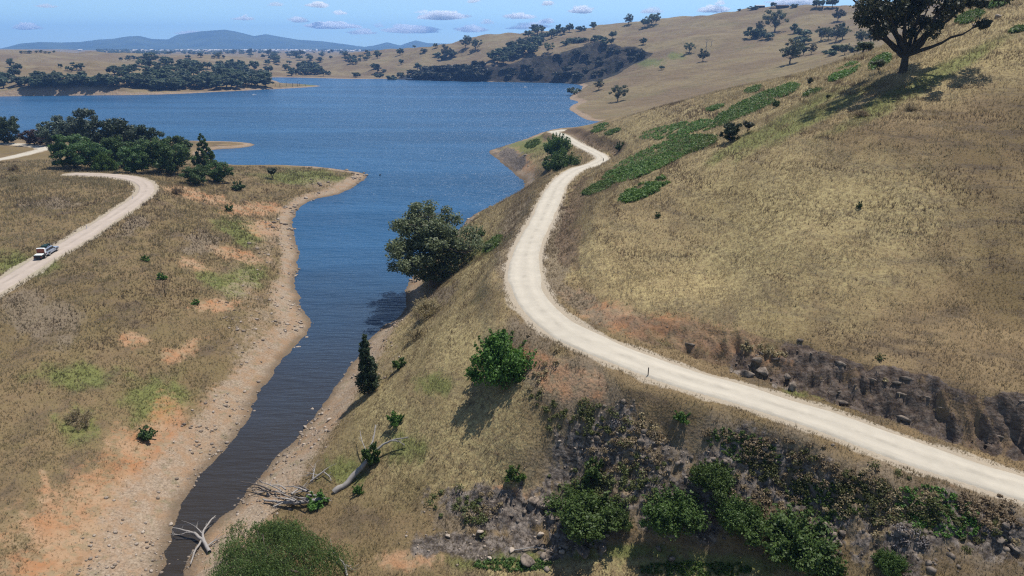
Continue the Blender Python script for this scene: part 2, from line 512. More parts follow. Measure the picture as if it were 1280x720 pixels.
CUT = np.where(isroad & (ZL > RZ + 0.8), sst(1.9, 2.6, edge) * (1 - sst(5.2, 7.8, edge)), 0).astype(np.float32) * sst(0.8, 2.2, ZL - RZ)

def proj(x, y, z):
    zz = z - CAM_H
    dep = np.maximum(y * CT - zz * ST, 1.0)
    return 640 + F * x / dep, 360 - F * (y * ST + zz * CT) / dep
PX, PY = proj(GX, GY, ZT)

def blob(cx, cy, rx, ry, rot=0.0, r0=0, r1=1e9, soft=0.7, rag=0.75):
    """a ragged patch of ground round a survey point; kept to ground between two distances"""
    out = np.zeros(GX.shape, np.float32)
    R_ = 2.6 * max(rx, ry)
    m = (np.abs(PX - cx) < R_) & (np.abs(PY - cy) < R_) & (GR > r0) & (GR < r1)
    if not m.any(): return out
    c, s = math.cos(math.radians(rot)), math.sin(math.radians(rot))
    a, l = GA[m] * 853, GL[m] * 340
    k = 1.6 / math.sqrt(rx * max(ry, rx * .25))
    sd_ = int(cx * 3 + cy) % 997
    n1, n2 = fbm(a * k, l * k, 4, sd_, 0.6), fbm(a * k, l * k, 4, sd_ + 5, 0.6)
    u = ((PX[m] - cx) * c + (PY[m] - cy) * s) / rx + n1 * rag; v = (-(PX[m] - cx) * s + (PY[m] - cy) * c) / ry + n2 * rag
    d = np.sqrt(u * u + v * v)
    out[m] = 1 - sst(1 - soft, 1 + soft, d)
    return out
def blobs(lst):
    out = np.zeros(GX.shape, np.float32)
    for b in lst: out = np.maximum(out, blob(*b[:4], **(b[4] if len(b) > 4 else {})) )
    return out
def inpoly(poly, r0=0, r1=1e9):
    m = (PX > min(p[0] for p in poly) - 40) & (PX < max(p[0] for p in poly) + 40) & (GR > r0) & (GR < r1)
    d = np.full(GX.shape, -99, np.float32)
    dd, ii = seg_dist(PX[m], PY[m], np.array(poly, float))
    d[m] = np.where(ii, dd, -dd)
    return d

CLIFF = inpoly([(495,100),(500,94),(540,89),(600,82),(640,77),(661,71),(697,68),(718,60),(735,53),(770,55),(800,60),(818,67),(800,79),(777,91),(752,100),(724,107),(650,105),(560,103)], 900, 1500)
cl_m = sst(-1.5, 3, CLIFF + fbm(GX / 25, GY / 25, 3, 31) * 3)
rug = np.abs(fbm(GX / 40 + fbm(GX / 60, GY / 60, 2, 33), GY / 18, 4, 32))
ZT = ZT + (cl_m * sst(0, 12, SD) * (rug * 34 - 9)).astype(np.float32) * sst(1, 8, CLIFF)
# the gully under the road: rough rocky bank; and the raw face of the cut
GUL = blobs([(770,575,90,55),(700,640,60,50),(860,625,95,50),(960,600,110,50),(1060,640,110,55,dict(rot=15)),(1220,655,80,40,dict(rot=20)),(610,640,60,35)])
GUL = GUL * (GR < 90) * sst(0.5, 2.0, RD) * (RZ * 0 + 1)
CUTR = CUT * (GX > 5)
ridge = 1 - 2 * np.abs(fbm(GX / 3.2, GY / 3.2, 4, 41))
ridge3 = 1 - 2 * np.abs(fbm((GX * .95 + GY * .3) / 3.4, (GX * .3 - GY * .95 + ZT * .9) / 1.2, 5, 43, .62))
ridge2 = 1 - 2 * np.abs(fbm(GX / 1.1, GY / 1.1, 3, 42))
CUTR = CUTR * (1 - .45 * soft_cut)
ZT = ZT + GUL * (ridge * 0.75 + ridge2 * 0.45 - 0.5) + CUTR * (ridge3 * 0.8 + ridge * 0.5 + ridge2 * 0.55 - 0.95)
ZT = ZT.astype(np.float32)
PX, PY = proj(GX, GY, ZT)

def H(x, y):
    """ground height at a place"""
    a = (math.atan2(x, y) - AZ0) / (AZ1 - AZ0) * (NAZ - 1)
    l = 0.5 * math.log(x * x + y * y)
    i = np.interp(l, LR, np.arange(NR))
    a = min(max(a, 0), NAZ - 1.001); i = min(max(i, 0), NR - 1.001)
    i0, a0 = int(i), int(a); fi, fa = i - i0, a - a0
    return float((ZT[i0, a0] * (1 - fa) + ZT[i0, a0 + 1] * fa) * (1 - fi) + (ZT[i0 + 1, a0] * (1 - fa) + ZT[i0 + 1, a0 + 1] * fa) * fi)
def Hv(x, y):
    a = (np.arctan2(x, y) - AZ0) / (AZ1 - AZ0) * (NAZ - 1)
    i = np.interp(0.5 * np.log(x * x + y * y), LR, np.arange(NR))
    a = np.clip(a, 0, NAZ - 1.001); i = np.clip(i, 0, NR - 1.001)
    i0, a0 = i.astype(int), a.astype(int); fi, fa = i - i0, a - a0
    return (ZT[i0, a0] * (1 - fa) + ZT[i0, a0 + 1] * fa) * (1 - fi) + (ZT[i0 + 1, a0] * (1 - fa) + ZT[i0 + 1, a0 + 1] * fa) * fi
def look(G, x, y):
    a = np.clip(np.rint((np.arctan2(x, y) - AZ0) / (AZ1 - AZ0) * (NAZ - 1)), 0, NAZ - 1).astype(int)
    i = np.clip(np.rint(np.interp(0.5 * np.log(x * x + y * y), LR, np.arange(NR))), 0, NR - 1).astype(int)
    return G[i, a]
def hit(px, py, rmin=24.0):
    """where the sight line px, py meets the ground"""
    d = ray(px, py); hz = math.hypot(d[0], d[1]); a = math.atan2(d[0], d[1])
    j = (a - AZ0) / (AZ1 - AZ0) * (NAZ - 1); j0 = int(j); fj = j - j0
    prof = ZT[:, j0] * (1 - fj) + ZT[:, j0 + 1] * fj
    r = np.exp(LR); zr = CAM_H + d[2] / hz * r
    under = np.where((zr < np.maximum(prof, 0)) & (r > rmin))[0]
    if len(under) == 0:
        return None
    k = max(under[0], 1)
    f0 = zr[k - 1] - max(prof[k - 1], 0); f1 = zr[k] - max(prof[k], 0)
    t = f0 / (f0 - f1 + 1e-9)
    rr = r[k - 1] + (r[k] - r[k - 1]) * t
    return np.array([rr * math.sin(a), rr * math.cos(a), max(0.0, CAM_H + d[2] / hz * rr)])
# ---------------------------------------------------------------- what grows or lies where
g = GR
nb1 = fbm(GX / 14, GY / 14, 4, 51); nb2 = fbm(GX / 4, GY / 4, 3, 52); nb3 = fbm(GX / 45, GY / 45, 3, 53)
far = sst(380, 700, GR)
left = (GX < -5) | (SD < 0)
# red and tan bare earth
dirt = blobs([(150,650,120,60,dict(rot=-15)),(190,560,80,40,dict(rot=-35)),(70,690,90,30,dict(rot=-20)),(270,382,28,8),(225,440,26,9,dict(rot=-25)),(165,425,18,8),
  (330,285,26,10,dict(rot=10)),(300,262,24,7),(300,320,30,8,dict(rot=15)),(240,330,20,6,dict(rot=20)),(60,620,5,34,dict(rot=-12)),(250,245,40,7,dict(rot=15)),(330,262,24,8),
  (860,415,120,16,dict(rot=12)),(900,432,80,12,dict(rot=14)),(780,395,55,12,dict(rot=22)),(985,446,50,6,dict(rot=15)),
  (640,620,30,12),(700,470,70,20,dict(rot=25)),(510,700,40,14),(610,165,20,5),(650,205,20,12,dict(rot=40))])
dirt = dirt * (GR < 420)
CUTM = sst(0.15, 0.5, CUTR)
# stony draw-down band along the water
bandw = np.where(left, 6.3 + 1.5 * sst(110, 70, GR), 3.2) * (1 + 0.45 * nb3 + 0.3 * nb1) * (1 - far) + (9 + 5 * nb3) * far
bandw = bandw * (1 - 0.75 * blobs([(620,262,50,30,dict(r0=150,r1=330))]))
shore = sst(1.25, 0.55, SD / np.maximum(bandw, 0.5)) * (SD > -3)
shore = np.maximum(shore, 0.5 * blobs([(330,430,40,45,dict(rot=-45)),(300,480,45,25,dict(rot=-45)),(230,575,40,80,dict(rot=30)),(470,420,30,60,dict(rot=35)),(640,200,28,16,dict(rot=35)),(420,232,50,8),(340,300,30,30),(300,360,26,22)]) * (GR < 420))
# green patches
green = blobs([(375,221,60,9,dict(soft=.5)),(195,500,38,26,dict(rot=-30)),(300,290,30,14,dict(rot=25)),(280,355,30,10,dict(rot=25)),(310,345,22,14),(100,530,30,20),
   (835,195,1,1),(910,425,70,9,dict(rot=14)),(840,425,50,7,dict(rot=16)),(640,350,1,1),(1160,100,120,10,dict(rot=-28)),(1010,150,80,9,dict(rot=-28)),(950,170,60,9,dict(rot=-28)),(430,590,26,16),(505,560,26,18),(545,480,22,16),
   (640,700,70,12),(880,705,100,12),(780,690,70,10),(1000,140,60,8,dict(rot=-30)),(605,310,25,10,dict(rot=-30)),(810,78,18,5,dict(r0=800)),(845,70,10,5,dict(r0=800,r1=1300)),(400,107,35,2,dict(r0=700)),(650,185,30,12),
   (670,180,14,10),(1010,488,25,8),(30,330,40,14),(100,470,50,14)])
rock = np.clip(GUL * sst(0.05, 0.45, ridge2 * 0.4 + nb2 * 0.6 + 0.15) , 0, 1) + CUTM * sst(940, 1010, PX) * sst(-.62, -.25, fbm(GX / 2.6, GY / 2.6, 4, 57)) + cl_m * (g > 800)
rock = np.maximum(rock, blobs([(640,640,60,22,dict(rot=10)),(700,640,26,30),(930,455,20,14),(985,472,28,14),(1250,670,40,30),(640,197,28,12,dict(rot=35)),(600,680,90,18)]) * (GR < 400) * 0.8)
straw = np.clip(blobs([(592,320,55,50,dict(rot=-40)),(560,430,80,60),(545,550,90,70),(480,520,40,60),(650,470,50,30),(600,600,60,40),(900,715,140,16),(760,705,70,12),(640,712,60,10),(1000,110,260,45,dict(rot=-26)),(1230,60,120,50,dict(rot=-20)),(820,165,120,25,dict(rot=-18)),(600,290,60,30,dict(rot=-25)),(900,330,200,70),(1000,260,200,70)]) , 0, 1) * (GR < 420)  # straw grass; blobs left of the road also paint brightness onto a dim slope
scrub = blobs([(770,560,100,60),(830,620,160,50),(1000,590,140,45,dict(rot=15)),(1130,650,140,50,dict(rot=15)),(700,475,60,35,dict(rot=20)),(615,640,70,30),(1240,660,60,50),(740,385,60,14,dict(rot=25)),(650,440,30,40),
  (600,270,1,1),(640,320,16,60,dict(rot=20)),(690,340,14,40,dict(rot=-10)),(540,375,30,18,dict(rot=-40)),(640,280,14,50,dict(rot=25)),
  (70,250,24,5),(65,255,40,6),(170,280,22,8,dict(rot=-25)),(60,400,40,30),(30,390,30,25),(250,305,20,15),(650,175,22,8,dict(rot=-20)),(735,180,25,8,dict(rot=25)),(700,300,20,40)]) * (GR < 420)
scrub = np.maximum(scrub, CUT * 0.5)
grav = sst(1.6, 0.0, RD + nb2 * 0.8)
damp = sst(2.4, 0.1, SD + 0.4 * nb2) * (1 - far)
damp = np.maximum(damp, blobs([(150,650,100,40,dict(rot=-15)),(1,1,1,1)]) * 0.0)
M1 = np.stack([np.clip(dirt, 0, 1), np.clip(shore, 0, 1), np.clip(green, 0, 1), np.clip(rock, 0, 1)], -1)
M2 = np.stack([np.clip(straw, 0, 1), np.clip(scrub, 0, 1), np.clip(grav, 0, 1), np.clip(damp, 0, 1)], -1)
M3 = np.stack([np.clip(CUTM, 0, 1), far, np.clip(left.astype(np.float32) * (GR < 420), 0, 1), np.zeros_like(far)], -1)

def ground_mat():
    b = NB('dry_grass_ground')
    d1, sh, gr, rk = b.attr('m1'); st, sc, gv, dp = b.attr('m2'); ct, fr, lf, _ = b.attr('m3')
    P = b.pos()
    n_big = b.noise(0.035, 4, 0.55); n_mid = b.noise(0.21, 4, 0.6); n_sm = b.noise(1.4, 4, 0.65); n_fine = b.noise(5.5, 3, 0.7)
    vs = b.scalev(P, (0.35, 0.9, 1.0)); n_str = b.noise(0.5, 4, 0.65, vs)
    n_far = b.noise(0.012, 5, 0.6)
    # grass
    c = b.mix(b.ramp(n_mid, 0.3, 0.7), (0.20, 0.138, 0.068), (0.285, 0.20, 0.098))
    c = b.mix(b.ramp(n_big, 0.42, 0.68), c, (0.175, 0.125, 0.055))
    n_con = b.noise(0.16, 5, 0.65, b.scalev(P, (0.5, 0.5, 6.0)))        # stock tracks follow the contours
    c = b.mix(b.math('MULTIPLY', b.ramp(n_con, 0.48, 0.62), 0.75), c, (0.12, 0.088, 0.055))
    c = b.mix(b.math('MULTIPLY', b.ramp(n_str, 0.55, 0.72), 0.5), c, (0.125, 0.095, 0.058))
    c = b.mix(1.0, c, (0.76, 0.77, 0.84), 'MULTIPLY')  # darkens the base colour for soil and painted shade between the tufts
    c = b.mix(b.math('MULTIPLY', lf, b.ramp(n_mid, 0.35, 0.7)), c, (0.145, 0.108, 0.052))
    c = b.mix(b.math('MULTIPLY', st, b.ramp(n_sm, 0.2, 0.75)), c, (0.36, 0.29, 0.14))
    c = b.mix(b.math('MULTIPLY', b.ramp(n_fine, 0.5, 0.8), 0.4), c, (0.10, 0.075, 0.04))
    # farther slopes: broad browner and yellower tracts
    cf = b.mix(b.ramp(n_far, 0.38, 0.62), (0.150, 0.108, 0.064), (0.205, 0.160, 0.085))
    cf = b.mix(b.math('MULTIPLY', b.ramp(b.noise(0.05, 5, 0.7), 0.45, 0.7), 0.65), cf, (0.125, 0.092, 0.048))
    cf = b.mix(b.math('MULTIPLY', b.ramp(b.noise(0.02, 4, 0.7, b.scalev(P, (0.3, 1.2, 3.0))), 0.55, 0.7), 0.5), cf, (0.13, 0.125, 0.055))
    c = b.mix(b.math('MULTIPLY', fr, 0.85), c, cf)
    def edge(mask, n, w=0.14, k=0.9):
        m = b.math('ADD', mask, b.math('MULTIPLY', b.math('SUBTRACT', n, 0.5), k))
        return b.ramp(m, 0.5 - w, 0.5 + w)
    nn = b.math('MULTIPLY_ADD', n_sm, 0.6, b.math('MULTIPLY', n_mid, 0.4))
    c = b.mix(b.math('MULTIPLY', edge(sc, nn, 0.25), 0.75), c, b.mix(n_fine, (0.095, 0.072, 0.048), (0.24, 0.19, 0.135)))
    c = b.mix(b.math('MULTIPLY', edge(gr, nn, 0.5, 1.2), 0.72), c, b.mix(b.ramp(n_sm, 0.3, 0.7), (0.075, 0.10, 0.025), (0.15, 0.17, 0.05)))
    red = b.mix(b.ramp(n_mid, 0.3, 0.7), (0.35, 0.155, 0.068), (0.38, 0.25, 0.155))
    red = b.mix(b.ramp(n_sm, 0.5, 0.75), red, (0.23, 0.12, 0.06))
    red = b.mix(b.math('MULTIPLY', b.ramp(b.noise(0.6, 5, 0.7), 0.48, 0.62), 0.75), red, (0.24, 0.19, 0.115))
    red = b.mix(b.math('MULTIPLY', b.ramp(b.noise(3.0, 4, 0.75), 0.55, 0.7), 0.7), red, (0.11, 0.075, 0.045))
    c = b.mix(b.math('MULTIPLY', edge(d1, b.noise(0.9, 6, 0.75), 0.4, 2.0), 0.72), c, red)
    # stony shore
    v = b.voro(5.0); vc = b.noise(2.6, 6, 0.8)
    stone = b.mix(b.ramp(vc, 0.3, 0.7), (0.17, 0.125, 0.085), (0.37, 0.29, 0.21))
    stone = b.mix(b.ramp(b.noise(0.35, 5, 0.7), 0.42, 0.65), stone, (0.27, 0.175, 0.105))
    stone = b.mix(b.math('MULTIPLY', b.ramp(b.noise(0.5, 5, 0.7, b.scalev(P, (1, 1.01, 1.3))), 0.54, 0.68), 0.6), stone, (0.15, 0.14, 0.08))
    stone = b.mix(b.math('MULTIPLY', b.ramp(v, 0.5, 0.85), 0.45), stone, (0.10, 0.075, 0.055))
    c = b.mix(b.math('MULTIPLY', edge(sh, b.noise(0.8, 6, 0.75), 0.35, 1.7), 0.92), c, stone)
    # rock
    rn = b.noise(1.1, 6, 0.75, b.scalev(P, (1.0, 1.0, 2.2)))
    rockc = b.mix(b.ramp(rn, 0.38, 0.66), (0.045, 0.036, 0.03), (0.21, 0.175, 0.145))
    rockc = b.mix(b.math('MULTIPLY', fr, b.ramp(b.noise(0.06, 5, 0.75), 0.4, 0.6)), rockc, (0.06, 0.062, 0.035))
    rockc = b.mix(b.math('MULTIPLY', fr, 0.8), rockc, b.mix(b.ramp(b.noise(0.045, 6, 0.8, b.scalev(P, (1, 1, 2))), 0.42, 0.66), (0.006, 0.006, 0.006), (0.055, 0.048, 0.038)))
    rockc = b.mix(b.math('MULTIPLY', ct, 0.45), rockc, (0.062, 0.043, 0.032))
    c = b.mix(edge(rk, nn, 0.15), c, rockc)
    c = b.mix(b.math('MULTIPLY', edge(ct, nn, 0.3), b.math('SUBTRACT', 0.55, b.math('MULTIPLY', rk, 0.45))), c, (0.12, 0.075, 0.05))
    # spilled road gravel and the wet line at the water
    c = b.mix(b.math('MULTIPLY', edge(gv, nn, 0.2, 1.1), 0.8), c, b.mix(n_fine, (0.26, 0.21, 0.155), (0.45, 0.39, 0.30)))
    c = b.mix(b.math('MULTIPLY', dp, 0.75), c, (0.10, 0.072, 0.045))
    hgt = b.math('MULTIPLY_ADD', n_fine, 0.25, b.math('MULTIPLY_ADD', n_sm, 0.5, b.math('MULTIPLY', b.voro(3.0), 0.3)))
    nrm = b.bump(hgt, 0.55, 0.35)
    hf = b.noise(0.03, 6, 0.7)
    nrm = b.bump(b.math('MULTIPLY', hf, fr), 0.6, 14.0, nrm)
    return b.done(b.pbr(c, 0.95, nrm, spec=0.1))
GROUND_M = ground_mat()

def sheet(name, i0, i1):
    n = i1 - i0
    V = np.stack([GX[i0:i1], GY[i0:i1], ZT[i0:i1]], -1).reshape(-1, 3)
    ii, jj = np.meshgrid(np.arange(n - 1), np.arange(NAZ - 1), indexing='ij')
    q = (ii * NAZ + jj).ravel()
    Q = np.stack([q, q + 1, q + NAZ + 1, q + NAZ], -1)[:, ::-1]
    me = new_mesh(name, V, Q, smooth=True)
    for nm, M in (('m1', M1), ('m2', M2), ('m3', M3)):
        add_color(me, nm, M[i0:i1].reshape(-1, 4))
    return tag(link(name, me, GROUND_M), kind='structure')
ISPLIT = int(np.searchsorted(LR, math.log(520)))
sheet('ground', 0, ISPLIT + 1)
sheet('hills', ISPLIT, NR)

# ---------------------------------------------------------------- mountains on the skyline
MPROF = [(-400,57),(-100,60),(0,60),(12,58),(25,55.5),(50,54),(75,54.5),(100,54),(125,51.5),(140,51),(160,48.5),(175,48),(190,51),(210,51.5),(222,47),(250,43.5),(282,41.5),(300,44),(318,47.5),(333,45.5),(350,48),(372,51),(400,52.5),(430,55.5),(455,58.5),
  (468,57),(484,53.5),(500,57),(510,54),(520,51.5),(535,54.5),(560,55),(640,57),(900,58),(1700,58)]
def mountains():
    na, nr = 900, 46
    az = np.linspace(AZ0, AZ1, na); rr = np.linspace(9000, 13500, nr)
    prof_a = np.array([az_of(p[0], p[1]) for p in MPROF])
    top = np.array([CAM_H + (58 - p[1]) / F * 11000 * 1.03 for p in MPROF])
    h = np.interp(az, prof_a, top)
    R_, A_ = np.meshgrid(rr, az, indexing='ij')
    X, Y = R_ * np.sin(A_), R_ * np.cos(A_)
    t = (R_ - 9000) / 2000
    shape = np.where(t < 1, sst(0, 1, np.clip(t + 0.14 * fbm(X / 900, Y / 900, 3, 61), 0, 1)), 1 - 0.5 * sst(0, 1.2, t - 1))
    Z = 10 + (h[None] - 10) * shape + fbm(X / 350, Y / 350, 4, 62) * 12 * np.sin(np.clip(t, 0, 1) * math.pi)
    V = np.stack([X, Y, Z], -1).reshape(-1, 3)
    ii, jj = np.meshgrid(np.arange(nr - 1), np.arange(na - 1), indexing='ij'); q = (ii * na + jj).ravel()
    me = new_mesh('mountains', V, np.stack([q, q + 1, q + na + 1, q + na], -1)[:, ::-1], smooth=True)
    b = NB('forested_mountain')
    c = b.mix(b.ramp(b.noise(0.003, 5, 0.65), 0.35, 0.65), (0.03, 0.045, 0.03), (0.06, 0.08, 0.045))
    tag(link('mountains', me, b.done(b.pbr(c, 1.0, b.bump(b.noise(0.006, 5, 0.6), 0.7, 60.0), spec=0.0))), kind='structure')
mountains()

# ---------------------------------------------------------------- lake
def water():
    b = NB('lake_water')
    P = b.pos()
    w1 = b.noise(0.5, 3, 0.6, b.scalev(P, (0.35, 1.7, 1))); w2 = b.noise(1.5, 2, 0.5, b.scalev(P, (0.3, 1.6, 1)))
    w3 = b.noise(0.06, 3, 0.6, b.scalev(P, (0.6, 1.5, 1)))
    gust = b.ramp(b.noise(0.012, 4, 0.6, b.scalev(P, (0.3, 1.6, 1))), 0.35, 0.65)
    h = b.math('MULTIPLY_ADD', w2, 0.16, b.math('MULTIPLY_ADD', w1, 0.9, b.math('MULTIPLY', w3, 2.2)))
    sep = b.n('ShaderNodeSeparateXYZ'); b.put(sep.inputs[0], P)
    open_ = b.ramp(sep.outputs[1], 60, 330)                # sheltered creek, wind on the open lake
    nrm = b.bump(b.math('MULTIPLY', h, b.math('MULTIPLY_ADD', open_, 0.75, 0.25)), 1.0, 1.3)
    col = b.mix(gust, (0.014, 0.062, 0.135), (0.022, 0.086, 0.180))
    dist = b.n('ShaderNodeSeparateXYZ'); b.put(dist.inputs[0], P)
    murk = b.ramp(b.math('MULTIPLY_ADD', b.noise(0.05, 3), 30.0, dist.outputs[1]), 75, 240)   # shallow silty head of the creek
    col = b.mix(murk, (0.030, 0.024, 0.018), col)
    p = b.pbr(col, 0.27, nrm, spec=0.32)
    p.inputs['IOR'].default_value = 1.33
    me = new_mesh('water', [(-3000, 15, 0), (3000, 15, 0), (3000, 2300, 0), (-3000, 2300, 0)], [(0, 1, 2, 3)])
    tag(link('water', me, b.done(p)), kind='structure')
water()

# ---------------------------------------------------------------- gravel roads
def road_mat(name, tint):
    b = NB(name)
    ac = b.attr('rd')
    n1 = b.noise(0.5, 4, 0.6); n2 = b.noise(4.0, 4, 0.7); n3 = b.noise(14.0, 2, 0.7)
    base = b.mix(b.ramp(n1, 0.3, 0.7), tuple(c * 0.9 for c in tint), tint)
    x = ac[0]
    def track(c0, w):
        return b.ramp(b.math('ABSOLUTE', b.math('SUBTRACT', b.math('MULTIPLY_ADD', b.math('SUBTRACT', n1, 0.5), 0.12, x), c0)), w, w * 0.3)
    tr = b.math('MAXIMUM', track(0.30, 0.11), track(0.70, 0.11))
    c = b.mix(b.math('MULTIPLY', tr, b.math('MULTIPLY', b.ramp(b.noise(0.13, 3), 0.3, 0.7), 0.5)), base, tuple(min(1, q * 1.16) for q in tint))
    mid = b.math('MAXIMUM', track(0.5, 0.09), b.math('MAXIMUM', track(0.06, 0.1), track(0.94, 0.1)))
    c = b.mix(b.math('MULTIPLY', mid, b.math('MULTIPLY', b.ramp(b.noise(0.3, 5, 0.7), 0.4, 0.65), 0.8)), c, tuple(q * 0.74 for q in tint))
    c = b.mix(b.math('MULTIPLY', b.ramp(b.noise(0.22, 5, 0.7), 0.52, 0.7), 0.35), c, tuple(q * 0.8 for q in tint))
    c = b.mix(b.math('MULTIPLY', b.ramp(n3, 0.55, 0.75), 0.25), c, tuple(q * 0.6 for q in tint))
    return b.done(b.pbr(c, 0.95, b.bump(b.math('ADD', n2, n3), 0.4, 0.06), spec=0.1))
def ribbon(name, road, half, mat):
    t = np.gradient(road[:, :2], axis=0); t /= np.linalg.norm(t, axis=1)[:, None] + 1e-9
    k = np.ones(5) / 5
    nx, ny = np.convolve(t[:, 1], k, 'same'), np.convolve(-t[:, 0], k, 'same')
    nx[:3], ny[:3], nx[-3:], ny[-3:] = t[:3, 1], -t[:3, 0], t[-3:, 1], -t[-3:, 0]
    L = np.linspace(-1, 1, 15)
    V = []; C = []
    wv = half * (1 + 0.10 * vnoise(np.arange(len(road)) / 9.0, np.zeros(len(road)), 71))
    for l in L:
        x = road[:, 0] + nx * l * wv; y = road[:, 1] + ny * l * wv
        rut = -0.03 * (math.exp(-((abs(l) - 0.4) / 0.12) ** 2))
        z = road[:, 2] + 0.10 - 0.07 * l * l + rut - (0.30 if abs(l) > 0.99 else 0.0) + 0.025 * vnoise(x / 1.2, y / 1.2, 72)
        V.append(np.stack([x, y, z], -1)); C.append(np.stack([np.full(len(road), (l + 1) / 2), *(np.zeros(len(road)),) * 2, np.ones(len(road))], -1))
    n = len(road); V = np.stack(V, 1).reshape(-1, 3); C = np.stack(C, 1).reshape(-1, 4)
    ii, jj = np.meshgrid(np.arange(n - 1), np.arange(len(L) - 1), indexing='ij'); q = (ii * len(L) + jj).ravel()
    me = new_mesh(name, V, np.stack([q, q + 1, q + len(L) + 1, q + len(L)], -1), smooth=True)
    add_color(me, 'rd', C)
    tag(link(name, me, mat), kind='structure')
ROAD_W = road_mat('pale_gravel', (0.43, 0.385, 0.31))
ROAD_P = road_mat('pinkish_gravel', (0.385, 0.32, 0.262))
ribbon('gravel_road', R_MAIN, 2.75, ROAD_W)
ribbon('gravel_road', R_LEFT, 2.6, ROAD_P)
ribbon('gravel_road', R_FAR, 2.6, ROAD_W)
# ---------------------------------------------------------------- plant builders
def tube(pts, rad, sides=6):
    pts = np.asarray(pts, float); n = len(pts)
    t = np.gradient(pts, axis=0); t /= np.linalg.norm(t, axis=1)[:, None] + 1e-9
    ref = np.array([0.31, 0.17, 0.93]) if abs(t[0][2]) < 0.9 else np.array([1.0, 0.1, 0.0])
    u = np.cross(t, ref); u /= np.linalg.norm(u, axis=1)[:, None] + 1e-9
    v = np.cross(t, u)
    a = np.arange(sides) * 2 * math.pi / sides
    V = pts[:, None] + (u[:, None] * np.cos(a)[None, :, None] + v[:, None] * np.sin(a)[None, :, None]) * np.asarray(rad)[:, None, None]
    V = V.reshape(-1, 3)
    i, j = np.meshgrid(np.arange(n - 1), np.arange(sides), indexing='ij')
    q = np.stack([i * sides + j, i * sides + (j + 1) % sides, (i + 1) * sides + (j + 1) % sides, (i + 1) * sides + j], -1).reshape(-1, 4)
    cap = np.array([[0, 1, 2, 3]]) if sides == 4 else None
    return V, q

class Geo:
    def __init__(self): self.V = []; self.Q = []; self.T = []; self.n = 0
    def add(self, V, Q=None, T=None):
        V = np.asarray(V, float)
        self.V.append(V)
        if Q is not None and len(Q): self.Q.append(np.asarray(Q) + self.n)
        if T is not None and len(T): self.T.append(np.asarray(T) + self.n)
        self.n += len(V)
    def mesh(self, name, smooth=False):
        return new_mesh(name, np.vstack(self.V), np.vstack(self.Q) if self.Q else None, np.vstack(self.T) if self.T else None, smooth)
    def tube(self, pts, rad, sides=6): self.add(*tube(pts, rad, sides))

def leaves(R, centers, radii, n, size, flat=0.8, shell=0.45, aspect=0.55, droop=0.0):
    """n leaf-sized faces scattered through each clump"""
    centers = np.asarray(centers, float); radii = np.asarray(radii, float)
    k = len(centers); N = k * n
    d = R.normal(size=(N, 3)); d /= np.linalg.norm(d, axis=1)[:, None]
    rr = (shell + (1 - shell) * R.random(N)) ** 0.8 * (0.8 + 0.35 * R.random(N))
    rr = np.where(R.random(N) < 0.25, R.random(N), rr)
    p = np.repeat(centers, n, 0) + d * (rr * np.repeat(radii, n))[:, None] * np.array([1, 1, flat])
    nrm = d * 0.8 + R.normal(size=(N, 3)) * 0.7 + np.array([0, 0, 0.45])
    nrm /= np.linalg.norm(nrm, axis=1)[:, None]
    t = np.cross(nrm, R.normal(size=(N, 3))); t[:, 2] -= droop; t /= np.linalg.norm(t, axis=1)[:, None]
    b = np.cross(nrm, t)
    s = size * (0.6 + 0.8 * R.random(N))[:, None]
    V = np.stack([p - t * s, p + b * s * aspect, p + t * s, p - b * s * aspect], 1).reshape(-1, 3)
    return V, np.arange(N * 4).reshape(-1, 4)

def bez(a, b, sag, n=6):
    t = np.linspace(0, 1, n)[:, None]
    a, b = np.asarray(a, float), np.asarray(b, float)
    m = (a + b) / 2 + sag
    return (1 - t) ** 2 * a + 2 * t * (1 - t) * m + t * t * b

